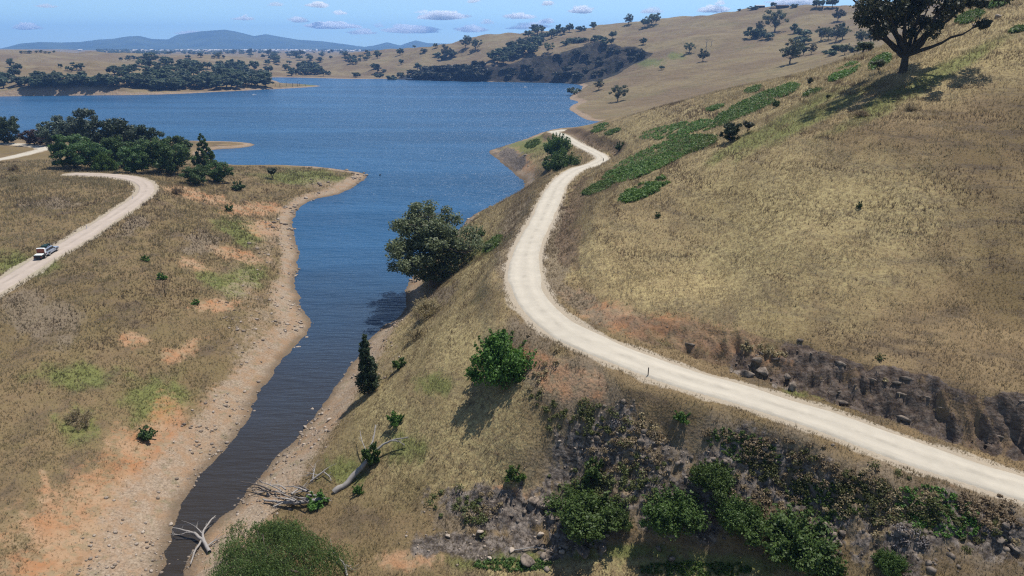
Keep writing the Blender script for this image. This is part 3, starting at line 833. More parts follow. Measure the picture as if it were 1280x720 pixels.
def gum(seed, Hh=16.0, Rx=8.0, z0=0.30, zc=0.64, rz=0.36, nc=70, nl=150, ls=0.28, tr=0.5, lean=(0, 0), rc=(0.9, 2.0), limbs=7, flat=0.75, fork=0.22, fill=0.35):
    R = np.random.default_rng(seed)
    C = []
    tries = 0
    while len(C) < nc and tries < 9000:
        tries += 1
        d = R.normal(size=3); d /= np.linalg.norm(d)
        q = (1 - R.random() ** 1.6 * (1 - fill)) if R.random() < 0.8 else R.random()
        lump = 1 + 0.28 * math.sin(3 * math.atan2(d[1], d[0]) + seed) + 0.15 * math.sin(5 * d[2] * 2 + seed * 2 + 2 * d[0])
        c = np.array([d[0] * Rx * lump, d[1] * Rx * lump, d[2] * rz * Hh]) * q + np.array([lean[0], lean[1], zc * Hh])
        if c[2] < z0 * Hh * 0.8: continue
        if any(np.linalg.norm(c - o) < rc[0] * 0.75 for o in C): continue
        C.append(c)
    C = np.array(C)
    rad = R.uniform(rc[0], rc[1], len(C))
    crown = Geo(); crown.add(*leaves(R, C, rad, nl, ls, flat))
    wood = Geo()
    f = np.array([lean[0] * 0.2, lean[1] * 0.2, fork * Hh])
    tp = bez((0, 0, -0.6), f, np.array([R.normal() * .2, R.normal() * .2, 0]), 6)
    wood.tube(tp, np.linspace(tr * 1.25, tr * 0.85, 6) * np.array([1.25, 1.02, 1, 1, 1, 1]), 9)
    # main limbs to the clumps farthest apart, the rest branch off the nearest limb
    idx = [int(C[:, 2].argmax())]
    while len(idx) < min(limbs, len(C)):
        dd = np.min(np.linalg.norm(C[:, None] - C[idx][None], axis=2), axis=1); idx.append(int(dd.argmax()))
    pool = []
    for i in idx:
        L = bez(f, C[i], np.array([0, 0, -0.10 * Hh]) * 0.5 + R.normal(size=3) * 0.5, 9)
        L[1:-1] += R.normal(size=(7, 3)) * 0.14
        r = np.linspace(tr * 0.6, tr * 0.1, 9); wood.tube(L, r, 6)
        pool += [(L[k], r[k]) for k in range(1, 8)]
    pp = np.array([q[0] for q in pool]); pr = np.array([q[1] for q in pool])
    for i in range(len(C)):
        if i in idx: continue
        d = np.linalg.norm(pp - C[i], axis=1) + np.where(pp[:, 2] > C[i][2], 2.0, 0)
        k = int(d.argmin())
        L = bez(pp[k], C[i], R.normal(size=3) * 0.35, 5); wood.tube(L, np.linspace(min(pr[k] * 0.55, tr * .22), tr * 0.04, 5), 4)
    return wood.mesh('trunk', True), crown.mesh('crown')

def far_tree(seed, Hh=10.0, Rx=5.0, n=22, nl=24, ls=0.8, z0=0.25):
    """one mesh: short trunk and loose crown, for trees a few pixels tall"""
    R = np.random.default_rng(seed)
    g_ = Geo()
    C = []
    for _ in range(n):
        d = R.normal(size=3); d /= np.linalg.norm(d); q = R.random() ** 0.4
        C.append([d[0] * Rx * 0.85 * q, d[1] * Rx * 0.85 * q, Hh * (z0 + (1 - z0) * (0.52 + 0.42 * d[2] * q))])
    g_.tube(bez((0, 0, -0.8), (R.normal() * .4, R.normal() * .4, Hh * 0.55), np.zeros(3), 4), [0.38, 0.32, 0.26, 0.15], 5)
    nw = 3 * 5
    for c in C[:6]:
        g_.tube(bez((0, 0, Hh * 0.3), c, np.zeros(3), 3), [0.2, 0.14, 0.06], 4); nw += 2 * 4
    V, Q = leaves(R, C, R.uniform(.2, .34, n) * Rx, nl, ls, 0.75)
    g_.add(V, Q)
    me = g_.mesh('far_tree')
    me.polygons.foreach_set('material_index', np.concatenate([np.zeros(nw, np.int32), np.ones(len(Q), np.int32)]))
    return me

def conifer(seed, Hh=9.0, Rb=2.2, rows=24, nl=60, ls=0.22, gaps=0.25, z0=0.07):
    R = np.random.default_rng(seed)
    wood = Geo(); wood.tube(bez((0, 0, -0.5), (0, 0, Hh * .97), np.array([R.normal() * .2, 0, 0]), 9), np.linspace(Hh * .022, .03, 9), 7)
    C = []; rad = []
    for k in range(rows):
        t = k / (rows - 1); z = Hh * (z0 + (0.97 - z0) * t)
        r = Rb * (1 - t) ** 0.75 * (0.55 + 0.45 * min(1, t * 6)) + 0.12
        for j in range(max(2, int(8 * r / Rb + 1))):
            if R.random() < gaps: continue
            a = R.random() * 6.283; q = r * (0.45 + 0.55 * R.random())
            c = np.array([math.cos(a) * q, math.sin(a) * q, z - 0.10 * q + R.normal() * .12])
            C.append(c); rad.append((0.24 + 0.16 * R.random()) * (0.5 + 0.9 * r / Rb))
            wood.tube(bez((0, 0, z), c, np.array([0, 0, .1]), 3), [.06, .04, .015], 4)
    crown = Geo(); crown.add(*leaves(R, C, np.array(rad) * Hh / 9 * 1.3, nl, ls, 1.1, 0.3, 0.4))
    return wood.mesh('trunk', True), crown.mesh('crown')

def bush(seed, Hh=2.5, Rx=2.2, nc=30, nl=110, ls=0.13, rc=(.35, .75), z0=0.12, aspect=.6, spiky=0.0):
    R = np.random.default_rng(seed)
    C = []
    for _ in range(nc):
        d = R.normal(size=3); d[2] = abs(d[2]); d /= np.linalg.norm(d); q = R.random() ** 0.38
        lump = 1 + 0.25 * math.sin(3 * math.atan2(d[1], d[0]) + seed)
        C.append([d[0] * Rx * q * lump * .85, d[1] * Rx * q * lump * .85, Hh * (z0 + .78 * d[2] * q * (0.8 + .3 * R.random()))])
    C = np.array(C)
    wood = Geo()
    for i in range(0, nc, 2):
        wood.tube(bez((R.normal() * .12 * Rx, R.normal() * .12 * Rx, -0.3), C[i], np.array([0, 0, .2 * Hh]), 5), np.linspace(.05, .012, 5) * (Hh / 2.5) ** .5, 4)
    cr = Geo(); cr.add(*leaves(R, C, R.uniform(rc[0], rc[1], nc) * Rx / 2.2, nl, ls, .9, .3, aspect))
    if spiky:
        for i in range(int(spiky)):
            d = R.normal(size=3); d[2] = abs(d[2]) + .3; d /= np.linalg.norm(d)
            tip = np.array([d[0] * Rx * 1.05, d[1] * Rx * 1.05, Hh * (0.25 + .85 * d[2])])
            P_ = bez(tip * .6, tip, np.zeros(3), 5); cr.add(*leaves(R, P_, np.full(5, .16 * Rx / 2.2), 14, ls, 1, .1, aspect))
            wood.tube(P_, np.linspace(.02, .006, 5), 4)
    return wood.mesh('stem', True), cr.mesh('foliage')

def willow(seed, Hh=7.0, Rx=7.5, ns=4200):
    R = np.random.default_rng(seed)
    wood = Geo(); cr = Geo()
    f = np.array([0, 0, Hh * .3]); wood.tube(bez((0, 0, -.6), f, np.zeros(3), 5), np.linspace(.6, .42, 5), 9)
    heads = []
    for k in range(64):
        a = R.random() * 6.283; q = math.sqrt(R.random()); lump = 1 + .18 * math.sin(3 * a + 1) + .1 * math.sin(7 * a)
        z = Hh * (1.0 - .42 * q ** 2.2) * (.86 + .2 * R.random())
        heads.append(np.array([math.cos(a) * Rx * .86 * q * lump, math.sin(a) * Rx * .8 * q * lump, z]))
    for h in heads[:30]:
        wood.tube(bez(f, h, np.array([0, 0, .16 * Hh]), 6), np.linspace(.2, .03, 6), 5)
    V = []; N = 0
    heads = np.array(heads)
    for s in range(ns):
        h = heads[R.integers(len(heads))]
        o = R.normal(size=2) * .75
        out = h[:2] / (np.linalg.norm(h[:2]) + 1e-6)
        p = np.array([h[0] + o[0], h[1] + o[1], h[2] + .35 - .3 * np.linalg.norm(o) + R.normal() * .25])
        L = R.uniform(1.6, 4.2); n = 14
        t = np.linspace(0, 1, n)
        P_ = p + np.stack([out[0] * .9 * np.sqrt(t) + .15 * np.sin(t * 5 + s), out[1] * .9 * np.sqrt(t) + .15 * np.cos(t * 4 + s), .3 * np.sin(t * 2.2) - L * t ** 1.25], -1)
        P_[:, 2] = np.maximum(P_[:, 2], .1)
        d = R.normal(size=(n, 3)) * .6; d[:, 2] -= 1.0; d /= np.linalg.norm(d, axis=1)[:, None]
        w = np.cross(d, R.normal(size=(n, 3))); w /= np.linalg.norm(w, axis=1)[:, None]
        sz = R.uniform(.14, .26, n)[:, None]
        V.append(np.stack([P_ - d * sz * .2, P_ + d * sz * .4 + w * sz * .2, P_ + d * sz * 1.1, P_ + d * sz * .4 - w * sz * .2], 1).reshape(-1, 3))
    V = np.vstack(V); cr.add(V, np.arange(len(V)).reshape(-1, 4))
    return wood.mesh('trunk', True), cr.mesh('crown')

BARK = simple_mat('grey_brown_bark', (0.13, 0.10, 0.08), 0.9, 0.1, var=.35, scale=2.5)
BARK_D = simple_mat('dark_bark', (0.055, 0.045, 0.036), 0.9, 0.1, var=.35, scale=2.5)
DEADW = simple_mat('weathered_grey_wood', (0.27, 0.245, 0.22), 0.9, 0.1, var=.4, scale=2.0)
DEADD = simple_mat('dark_rotten_wood', (0.10, 0.085, 0.075), 0.9, 0.1, var=.5, scale=1.5)
GUML = leaf_mat('gum_leaves', (0.06, 0.075, 0.035), (0.18, 0.20, 0.10), .35)
GUMD = leaf_mat('dark_gum_leaves', (0.036, 0.042, 0.022), (0.105, 0.112, 0.055), .28)
GUMG = leaf_mat('grey_green_leaves', (0.05, 0.065, 0.045), (0.12, 0.15, 0.10), .2)
FARL = leaf_mat('blue_grey_gum_leaves', (0.045, 0.066, 0.036), (0.13, 0.16, 0.09), .35)
PINEL = leaf_mat('dark_green_needles', (0.03, 0.058, 0.018), (0.115, 0.175, 0.055), .35)
CONL = leaf_mat('she_oak_needles', (0.020, 0.034, 0.016), (0.065, 0.09, 0.038), .2)
BRIGHT = leaf_mat('bright_green_leaves', (0.035, 0.075, 0.012), (0.11, 0.20, 0.035), .3)
BRAMB = leaf_mat('bramble_leaves', (0.035, 0.068, 0.014), (0.11, 0.175, 0.04), .35)
WILL = leaf_mat('willow_leaves', (0.065, 0.115, 0.028), (0.19, 0.27, 0.085), .4)
DRYL = leaf_mat('dry_twigs', (0.165, 0.122, 0.066), (0.40, 0.315, 0.18), .4)
DRYO = leaf_mat('olive_scrub_leaves', (0.055, 0.064, 0.020), (0.18, 0.19, 0.068), .4)
DRYG = leaf_mat('lavender_grey_twigs', (0.11, 0.095, 0.09), (0.27, 0.235, 0.215), .2)
HILLB = leaf_mat('bracken_leaves', (0.058, 0.105, 0.022), (0.14, 0.215, 0.05), .35)
SCRUBL = leaf_mat('dark_scrub_leaves', (0.014, 0.018, 0.010), (0.05, 0.055, 0.03), .15)
DRYR = leaf_mat('dark_dry_leaves', (0.03, 0.018, 0.014), (0.09, 0.055, 0.04), .1)

def place(px, py):
    for k in range(40):                        # just over a crest: take the crest itself
        p = hit(px, py + 0.5 * k)
        if p is not None and p[2] > 0.0: return p
    return None
def mpp(p):
    """metres per photo pixel at a place"""
    return (p[1] * CT - (p[2] - CAM_H) * ST) / F
class Kind:
    """a plant built once with its parts, then copied; every copy is a thing of its own"""
    def __init__(self, name, meshes, mats, parts, H0):
        self.name, self.meshes, self.mats, self.parts, self.H0 = name, meshes, mats, parts, H0
        for me, m in zip(meshes, mats):
            for x in (m if isinstance(m, (list, tuple)) else [m]): me.materials.append(x)
    def at(self, p, height, label, cat, group=None, rz=None, wide=1.0, sink=0.0):
        s = height / self.H0
        rz = random.uniform(0, 6.28) if rz is None else rz
        if len(self.meshes) == 1:
            o = bpy.data.objects.new(self.name, self.meshes[0]); COL.objects.link(o)
        else:
            o = empty(self.name, (0, 0, 0))
            for me, pt in zip(self.meshes, self.parts):
                c = bpy.data.objects.new(pt, me); COL.objects.link(c); c.parent = o
        o.location = (p[0], p[1], H(p[0], p[1]) - sink); o.rotation_euler = (0, 0, rz); o.scale = (s * wide, s * wide, s)
        return tag(o, label, cat, group)
    def px(self, px, py, hpx, label, cat, group=None, **kw):
        p = place(px, py)
        if p is None:
            return None
        return self.at(p, hpx * mpp(p) / 0.93, label, cat, group, **kw)
# ---------------------------------------------------------------- kinds of plants
TC = ['trunk', 'crown']; SF = ['stem', 'foliage']
K_GUM_A = Kind('gum_tree', gum(3, 18, 8.8, zc=.53, rz=.46, nc=175, nl=190, ls=.27, tr=.55, rc=(1.0, 2.1), z0=.03, limbs=8, flat=.8, fork=.16), [BARK, GUML], TC, 18)
K_GUM_B = Kind('gum_tree', gum(11, 17.5, 10.5, zc=.60, rz=.37, nc=100, nl=250, ls=.25, tr=.6, rc=(1.0, 2.0), z0=.36, limbs=14, flat=.7, fork=.15, fill=.25), [BARK_D, GUMD], TC, 17.5)
K_GUM_M = [Kind('gum_tree', gum(20 + i, 12, 5.6, nc=34, nl=70, ls=.42, tr=.36, rc=(1.0, 1.9), limbs=6, zc=.62, rz=.36, z0=.2), [BARK, m], TC, 12) for i, m in enumerate((GUML, GUMD, GUML))]
K_BROAD = [Kind('broad_tree', gum(40 + i, 10, 5.2, nc=64, nl=130, ls=.30, tr=.3, rc=(.9, 1.7), limbs=6, zc=.52, rz=.44, z0=.10, fork=.12, flat=.7, fill=.45), [BARK_D, PINEL], TC, 10) for i in range(3)]
K_PALE = [Kind('pale_tree', gum(50 + i, 11, 4.8, nc=60, nl=120, ls=.32, tr=.3, rc=(.8, 1.6), limbs=6, zc=.55, rz=.44, z0=.12, fork=.14), [BARK, GUMG], TC, 11) for i in range(2)]
K_DARK = Kind('dark_round_tree', gum(60, 9, 4.6, nc=60, nl=120, ls=.3, tr=.3, rc=(.9, 1.6), zc=.52, rz=.45, z0=.08, fork=.1), [BARK_D, CONL], TC, 9)
K_PURP = Kind('dark_leaved_tree', gum(61, 7, 4.4, nc=46, nl=110, ls=.28, tr=.25, rc=(.9, 1.5), zc=.5, rz=.45, z0=.05, fork=.1), [BARK_D, DRYR], TC, 7)
K_PEAK = Kind('peaked_tree', conifer(62, 10, 4.2, rows=18, nl=90, ls=.34, gaps=.2, z0=.08), [BARK_D, PINEL], TC, 10)
K_CON = Kind('conifer', conifer(5, 9.2, 1.75, rows=30, nl=80, ls=.17, gaps=.2, z0=.1), [BARK_D, CONL], TC, 9.2)
K_WIL = Kind('willow', willow(8), [BARK, WILL], TC, 7.0)
K_FAR = [Kind('gum_tree', [far_tree(70 + i, 10, 4.4 + .5 * (i % 3), 20 + 3 * (i % 2), 30, .95, .10 + .05 * (i % 3))], [[BARK_D, FARL]], None, 10) for i in range(6)]
K_FARB = [Kind('small_tree', [far_tree(80 + i, 6, 4.2, 18, 24, .75, .05)], [[BARK_D, [FARL, GUML][i % 2]]], None, 6) for i in range(3)]
K_SCR = [Kind('scrub_bush', [far_tree(85 + i, 5, 4.6, 18, 26, .8, .05)], [[BARK_D, SCRUBL]], None, 5) for i in range(2)]
K_BUSH = [Kind('bush', bush(90 + i, 4.6, 4.0, 60, 190, .17, (.45, .85), spiky=10), [BARK_D, BRIGHT], SF, 4.6) for i in range(2)]
K_BRAM = [Kind('bramble_bush', bush(95 + i, 3.0, 3.4, 80, 200, .12, (.25, .85), spiky=30), [BARK_D, BRAMB], SF, 3.0) for i in range(3)]
K_SMALL = [Kind('shrub', bush(100 + i, 1.3, 0.9, 22, 70, .09, (.4, .8), spiky=5), [BARK_D, m], SF, 1.3) for i, m in enumerate((BRIGHT, PINEL, BRAMB))]
K_DRY = [Kind('dry_bush', bush(110 + i, 1.6, 2.0, 40, 120, .12, (.35, .7), aspect=.16, spiky=16), [BARK_D, DRYL], SF, 1.6) for i in range(2)]
K_SAP = Kind('sapling', gum(64, 3.2, 1.2, nc=16, nl=60, ls=.16, tr=.08, rc=(.3, .6), zc=.65, rz=.34, z0=.2, limbs=4), [BARK_D, GUMD], TC, 3.2)

# ---------------------------------------------------------------- trees one can tell apart
p = place(541, 354)
K_GUM_A.at(p, 18.0, 'big olive green gum tree leaning over the creek water below the road bend', 'tree', rz=.4, wide=1.12)
p = place(1128, 91)
K_GUM_B.at(p, 25.5, 'huge dark gum tree on the slope with its shadow lying downhill', 'tree', rz=2.4, wide=.86, sink=.4)
K_CON.px(461, 492, 76, 'lone narrow dark conifer standing on the bank of the creek', 'tree', rz=1)
p = Pz(338, 742, 1.2)
K_WIL.at((p[0], p[1]), 6.6, 'large weeping willow beside the narrow head of the creek', 'tree', rz=2.0)
# grove by the left road
for k, px, py, h, wd, lab in [
 (K_DARK, 10, 179, 32, 1.0, 'dark round tree above the far bend of the left road'),
 (K_PURP, 43, 181, 17, 1.2, 'low dark purplish tree beside the far bend of the left road'),
 (K_PALE[0], 62, 182, 27, 1.0, 'small pale grey green tree beside the low purplish tree'),
 (K_PALE[1], 90, 183, 36, 1.1, 'broad pale silvery tree rising in the middle of the grove'),
 (K_PALE[0], 112, 186, 45, .8, 'tallest pale green tree at the top of the grove'),
 (K_DARK, 144, 190, 40, 1.1, 'dark tree at the back of the grove right of the tallest pale tree'),
 (K_PALE[1], 166, 189, 34, .9, 'greyish tree at the back of the grove against the lake'),
 (K_DARK, 182, 190, 33, .9, 'blackish tree at the back right shoulder of the grove'),
 (K_BROAD[0], 93, 210, 40, 1.1, 'wide dark tree at the left front corner of the grove'),
 (K_BROAD[1], 116, 212, 34, 1.0, 'dark green tree next to the left front corner of the grove'),
 (K_BUSH[0], 131, 214, 20, .8, 'small bright green tree in front of the grove by the road end'),
 (K_BROAD[2], 153, 210, 38, .9, 'dark green tree with a bare trunk in the front row of the grove'),
 (K_BROAD[0], 170, 217, 34, .9, 'round green tree in the front row behind the end of the left road'),
 (K_BROAD[1], 186, 208, 34, .9, 'shaded tree filling the gap behind the front row of the grove'),
 (K_BROAD[2], 210, 217, 42, 1.05, 'large dark green tree right of the front row with a short trunk'),
 (K_BROAD[0], 226, 205, 34, .9, 'green tree behind the large one at the right of the grove'),
 (K_PEAK, 257, 213, 42, .9, 'pointed dark green tree with a peaked top beside the sand spit'),
 (K_BROAD[1], 247, 231, 23, 1.15, 'low spreading dark tree nearest the viewer in the grove'),
 (K_BROAD[2], 274, 228, 25, 1.0, 'dark low tree at the right end of the grove'),
 ]:
    k.px(px, py, h, lab, 'tree', 'grove by the left road', wide=wd)
for k, px, py, h, wd, lab, cat in [
 (K_SMALL[1], 298, 238, 11, 1.0, 'small round dark bush on the grass right of the grove', 'bush'),
 (K_SAP, 341, 224, 15, 1.3, 'single small tree on the green lawn of the point', 'tree'),
 (K_SMALL[2], 287, 264, 8, 1, 'small dark green shrub near the red bare earth on the left bank', 'bush'),
 (K_DRY[0], 221, 243, 8, .7, 'brown dry bush beside the bend of the left road', 'bush'),
 (K_DRY[1], 17, 214, 8, .6, 'reddish dark dry bush below the far bend of the left road', 'bush'),
 (K_DRY[0], 19, 227, 8, .8, 'grey dry bush in the left paddock below the far bend', 'bush'),
 (K_SMALL[0], 182, 326, 6.5, 1.2, 'bright green shrub in the middle of the left paddock', 'bush'),
 (K_SMALL[0], 202, 349, 8, 1.1, 'green shrub beside the thin post in the left paddock', 'bush'),
 (K_SMALL[0], 245, 380, 6, 1.3, 'yellow green shrub next to the red earth on the left bank', 'bush'),
 (K_SMALL[1], 184, 548, 15, 1.1, 'isolated dark round bush on the bare left bank', 'bush'),
 (K_DRY[1], 101, 528, 14, 1.1, 'lavender grey shrub at the edge of the bare red earth', 'bush'),
 (K_BUSH[0], 627, 470, 52, .85, 'large bright green bush on the slope below the road bend', 'bush'),
 (K_SMALL[0], 495, 530, 17, .9, 'small bright green bush between the conifer and the fallen trunk', 'bush'),
 (K_SMALL[2], 499, 461, 14, 1.0, 'green shrub right behind the conifer', 'bush'),
 (K_DRY[0], 537, 394, 20, .95, 'large grey dry bush beside the water under the big gum', 'bush'),
 (K_DRY[1], 521, 423, 14, .9, 'grey dry bush on the bank edge between the gum and the conifer', 'bush'),
 (K_SMALL[0], 643, 599, 17, 1.1, 'small vivid green bush alone on the dry slope', 'bush'),
 (K_SMALL[2], 742, 600, 26, .9, 'thin straggly green bush among the dark rocks', 'bush'),
 (K_SMALL[0], 852, 526, 13, 1.2, 'green bush on the bank just below the road', 'bush'),
 (K_BRAM[0], 732, 652, 34, 1.2, 'dark green bramble bush beside the grey outcrop in the gully', 'bush'),
 (K_BRAM[1], 842, 650, 33, 1.05, 'green bramble bush in the middle of the gully', 'bush'),
 (K_BRAM[2], 892, 608, 27, .95, 'round green bush highest up the gully bank', 'bush'),
 (K_BRAM[0], 916, 652, 30, .9, 'green bush in front of the highest one on the gully bank', 'bush'),
 (K_BRAM[1], 998, 690, 42, 1.15, 'broad dark green bush at the bottom of the road bank', 'bush'),
 (K_BRAM[2], 1112, 712, 22, .8, 'yellow green bush at the lower right of the road bank', 'bush'),
 (K_BRAM[2], 772, 655, 18, .9, 'low bramble at the foot of the gully wall right of the outcrop', 'bush'),
 (K_SMALL[2], 464, 582, 30, .6, 'green regrowth on the fallen grey trunk', 'bush'),
 (K_SMALL[0], 448, 616, 11, 1.0, 'small green bush below the fallen grey trunk', 'bush'),
 (K_SMALL[0], 398, 630, 15, 1.3, 'light green bush beside the dead wood pile', 'bush'),
 (K_BRAM[1], 697, 193, 22, .66, 'dark round bush on the point beside the far road', 'bush'),
 (K_BRAM[0], 703, 213, 21, .85, 'wide green bush in front of the dark one on the point', 'bush'),
 (K_SMALL[1], 688, 212, 14, 1.4, 'grey green shrub left of the wide green bush on the point', 'bush'),
 (K_DARK, 913, 177, 23, .9, 'dark bush with a thin stem on the slope above the bramble', 'bush'),
 (K_SAP, 934, 167, 16, 1.2, 'small grey sapling next to the dark bush on the slope', 'tree'),
 (K_SAP, 1011, 111, 14, .8, 'upright sapling on the crest of the near hill', 'tree'),
 (K_SAP, 1098, 91, 16, 1.3, 'small tree left of the trunk of the huge gum', 'tree'),
 (K_SMALL[1], 1074, 260, 8, .7, 'tiny dark shrub alone on the big dry slope', 'bush'),
 (K_SMALL[2], 970, 134, 9, .8, 'tiny shrub at the edge of the bramble on the crest', 'bush'),
 (K_SAP, 1034, 126, 8, 1.0, 'thin dry sapling between the bramble and the gum shadow', 'tree'),
 (K_DRY[1], 1139, 138, 8, 1.0, 'small dead bush downhill of the huge gum', 'bush'),
 (K_DRY[0], 1076, 146, 8, 1.0, 'pale dry bush downhill of the gum shadow', 'bush'),
 (K_SMALL[1], 775, 188, 10, .9, 'dark little shrub above the far hairpin of the road', 'bush'),
 (K_SMALL[1], 822, 272, 7, .7, 'dark little shrub right of the lowest bramble patch', 'bush'),
 (K_SMALL[2], 602, 296, 8, 1.2, 'dark green shrub beside the green strip above the water', 'bush'),
 ]:
    k.px(px, py, h, lab, cat, wide=wd)

# ---------------------------------------------------------------- trees on the far slopes
FAR = [(943,47.5,12,'gum with a shadow left of a low bush, upper right of the big hill'),(949.5,40,11,'dark gum behind its neighbour on the upper right of the big hill'),(959,49,9,'wide low bush between two gums on the big hill'),
 (968.5,39.5,23,'tall gum just below the sheds on the hilltop'),(992,42,10,'round gum right of the tall gum under the sheds'),(1004,46,10,'thin gum above a dark bush on the big hill'),(1003,55.5,9,'dark bush below the thin gum on the big hill'),
 (987.5,80,25,'spreading gum with a dark shadow at the foot of the big hill'),(996,71,15,'gum right behind the spreading one at the foot of the big hill'),(1004,69,10,'light green small tree right of the spreading gum'),
 (1014,68,11,'round grey tree second right of the spreading gum'),(1032,68,5,'tiny bush alone between two tree rows at the foot of the hill'),(1039.5,70,6,'low bush at the left of the yellow green row'),
 (1045,67,10,'dark green bush in the yellow green row by the near crest'),(1055.7,68.5,12,'yellow green tree in the row by the near crest'),(1066,65.5,7,'low green bush right of the yellow green tree'),(1079,66.5,13,'dark purple grey bush where the near crest begins'),
 (1026,51,15,'left tree of the dark clump on the big hill'),(1035,50,14,'second tree of the dark clump on the big hill'),(1045,52.5,17,'largest tree of the dark clump on the big hill'),(1053,49.5,14,'right tree of the dark clump on the big hill'),
 (1052,39,9,'dark tree above the clump on the big hill'),(1047,27,14,'dark tree under the left limb of the huge gum'),(1076,56,16,'grey tree seen under the crown of the huge gum'),(1088,53,13,'tree close to the trunk line of the huge gum'),
 (785.6,31,11,'flat topped gum on the skyline left of the twin gums'),(806,34.5,10,'short gum below the twin gums on the skyline'),(814,31.5,12,'left one of the twin gums on the skyline'),(820,30,11,'right one of the twin gums on the skyline'),
 (804,56,7,'small round tree above the right end of the dark cliff'),(862,66,11,'dark gum in the middle of the brown hillside'),(878.4,77,13,'slender gum casting a shadow below the dead trunks'),(827,87.5,5,'tiny tree on the ridge in front of the cliff'),
 (697.6,41,9,'leftmost gum of the row on the skyline above the cliff'),(704,42.5,7,'second gum of the skyline row above the cliff'),(711.5,40.5,9,'third gum of the skyline row above the cliff'),(726,39,6,'low wide bush on the skyline above the cliff'),
 (742,37,8,'last gum of the skyline row above the cliff'),(765.7,49,9,'gum standing over the top of the cliff'),(764,56,7,'dark tree on the lip of the cliff'),(755,58.5,8,'tree left on the lip of the cliff'),(752.5,51,6,'shrub behind the lip of the cliff'),
 (685,66,11,'gum on the grass just above the left cliff edge'),(748.6,112.5,11,'tree with a shadow on the low brown spur by the lake'),(718,118,8,'bush at the tip of the little bay'),(772,127,18,'round dark gum alone on the brown slope by the beach'),
 (472,73,8,'gum on the left end of the brown ridge by the lake'),(500,69,7,'wide gum on the crest of the brown ridge'),(530,65,4,'low bush on the crest of the brown ridge'),(544.5,60,5,'dark tree on the skyline where the ridge meets the hill'),
 (518,60,3,'tiny tree on the skyline of the brown ridge'),(501.5,81,6,'single gum in the middle of the brown ridge face'),(472,91,9,'gum near the water on the brown ridge'),(467,86.5,6,'gum beside the one near the water on the brown ridge'),
 (480,89.5,3,'tiny bush on the lower brown ridge'),(522,88,8,'gum right above the left end of the cliff'),(537.5,90,7,'dark bush right above the left end of the cliff'),(547,71,5,'small round bush on the shoulder of the hill'),
 (558,73,14,'tall gum on the shoulder of the hill left of the wood'),(553,75,6,'bush at the foot of the tall gum on the shoulder'),(564,71,7,'bush right of the tall gum on the shoulder'),(582,60.5,13,'left gum of the pair high on the shoulder'),
 (594.5,62.5,12,'right gum of the pair high on the shoulder'),(587,53.5,6,'dark gum above the pair on the shoulder'),(445,97,6,'dark bush on the pale shore left of the cliff'),(474,97.5,6,'dark bush on the pale shore nearest the cliff'),
 (489,99.5,7,'pointed dark bush at the water left of the cliff'),(501.5,97,6,'round dark bush at the left foot of the cliff'),(404,95.5,7,'gum above the shore by the far inlet'),(410,93,4,'small bush by the far inlet'),
 (14,84,9,'gum high behind the left end of the lakeside wood'),(22,89,8,'gum just above the left end of the lakeside wood'),(76,85,5,'single gum on the tan hill above the wood'),(85,88.5,5,'gum right of the single one on the tan hill'),
 (91,82,4,'upper gum of the little cluster on the tan hill'),(96,87.5,6,'lower gum of the little cluster on the tan hill'),(102,87.5,7,'right gum of the little cluster on the tan hill'),(90,90,5,'gum at the wood edge below the little cluster'),
 (151.6,76,4,'gum on the ridge left of the row of low trees'),(142,86,4,'bush on the tan hill right of the little cluster')]
for i, (x, y, h, lab) in enumerate(FAR):
    bushy = any(w in lab for w in ('bush', 'shrub')) 
    k = (K_FARB[i % 3] if bushy else (K_GUM_M[i % 3] if h >= 11 else K_FAR[i % 6]))
    k.px(x, y, h * 1.08, lab, 'bush' if bushy else 'tree', wide=1.5 if bushy else (1.25 if h < 9 else 1.0))

def region_trees(poly, n, hmin, hmax, label, group, seed, kinds=K_FAR, wide=1.5, rmin=500, mind=3.2, cat='tree', sq=1.0):
    R = np.random.default_rng(seed); got = []; tries = 0
    pl = np.array(poly, float); lo, hi = pl.min(0), pl.max(0)
    while len(got) < n and tries < 6000:
        tries += 1
        x, y = lo + (hi - lo) * R.random(2)
        _, ins = seg_dist(np.array([x], np.float32), np.array([y], np.float32), pl)
        if not ins[0] or any((x - a) ** 2 + 6 * (y - b_) ** 2 < mind ** 2 for a, b_ in got): continue
        p = hit(x, y)
        if p is None or p[2] < .3 or math.hypot(p[0], p[1]) < rmin: continue
        got.append((x, y))
        kinds[int(R.integers(len(kinds)))].at(p, R.uniform(hmin, hmax) * mpp(p) / .93, label, cat, group, wide=wide * R.uniform(.85, 1.2))
region_trees([(-5,101),(60,102),(130,103),(150,106),(200,100),(330,102),(345,107),(330,109.5),(290,112),(200,113),(150,110.5),(120,109.5),(60,110.5),(-5,110.5)], 95, 10, 13, 'gum tree in the dense dark wood along the far left shore', 'lakeside wood', 1, mind=3.7)
region_trees([(-5,96),(60,98),(130,98),(150,90),(165,80),(185,78),(230,82),(300,84),(340,92),(345,101),(200,101),(130,102),(60,101),(-5,101)], 62, 8.5, 12, 'gum tree in the blue green wood rising behind the lakeside wood', 'upper wood', 2, mind=4.4)
region_trees([(602,83),(622,70),(640,60),(655,46),(668,40),(692,38),(697,46),(676,58),(664,70),(640,77),(618,86)], 34, 8, 11, 'grey green gum in the thicket climbing the hill above the cliff', 'thicket above the cliff', 3, mind=3)
region_trees([(703,60),(703,55),(722,51),(746,48),(748,52),(730,55)], 9, 5, 6.5, 'low shrub in the grey green row behind the cliff top', 'shrub row', 4, K_FARB, mind=4, cat='bush')
region_trees([(205,68),(300,66),(400,69),(400,82),(345,84),(300,74),(205,76)], 30, 4, 7, 'small scattered gum on the tan hills beyond the wood', 'trees on the tan hills', 5, mind=4)
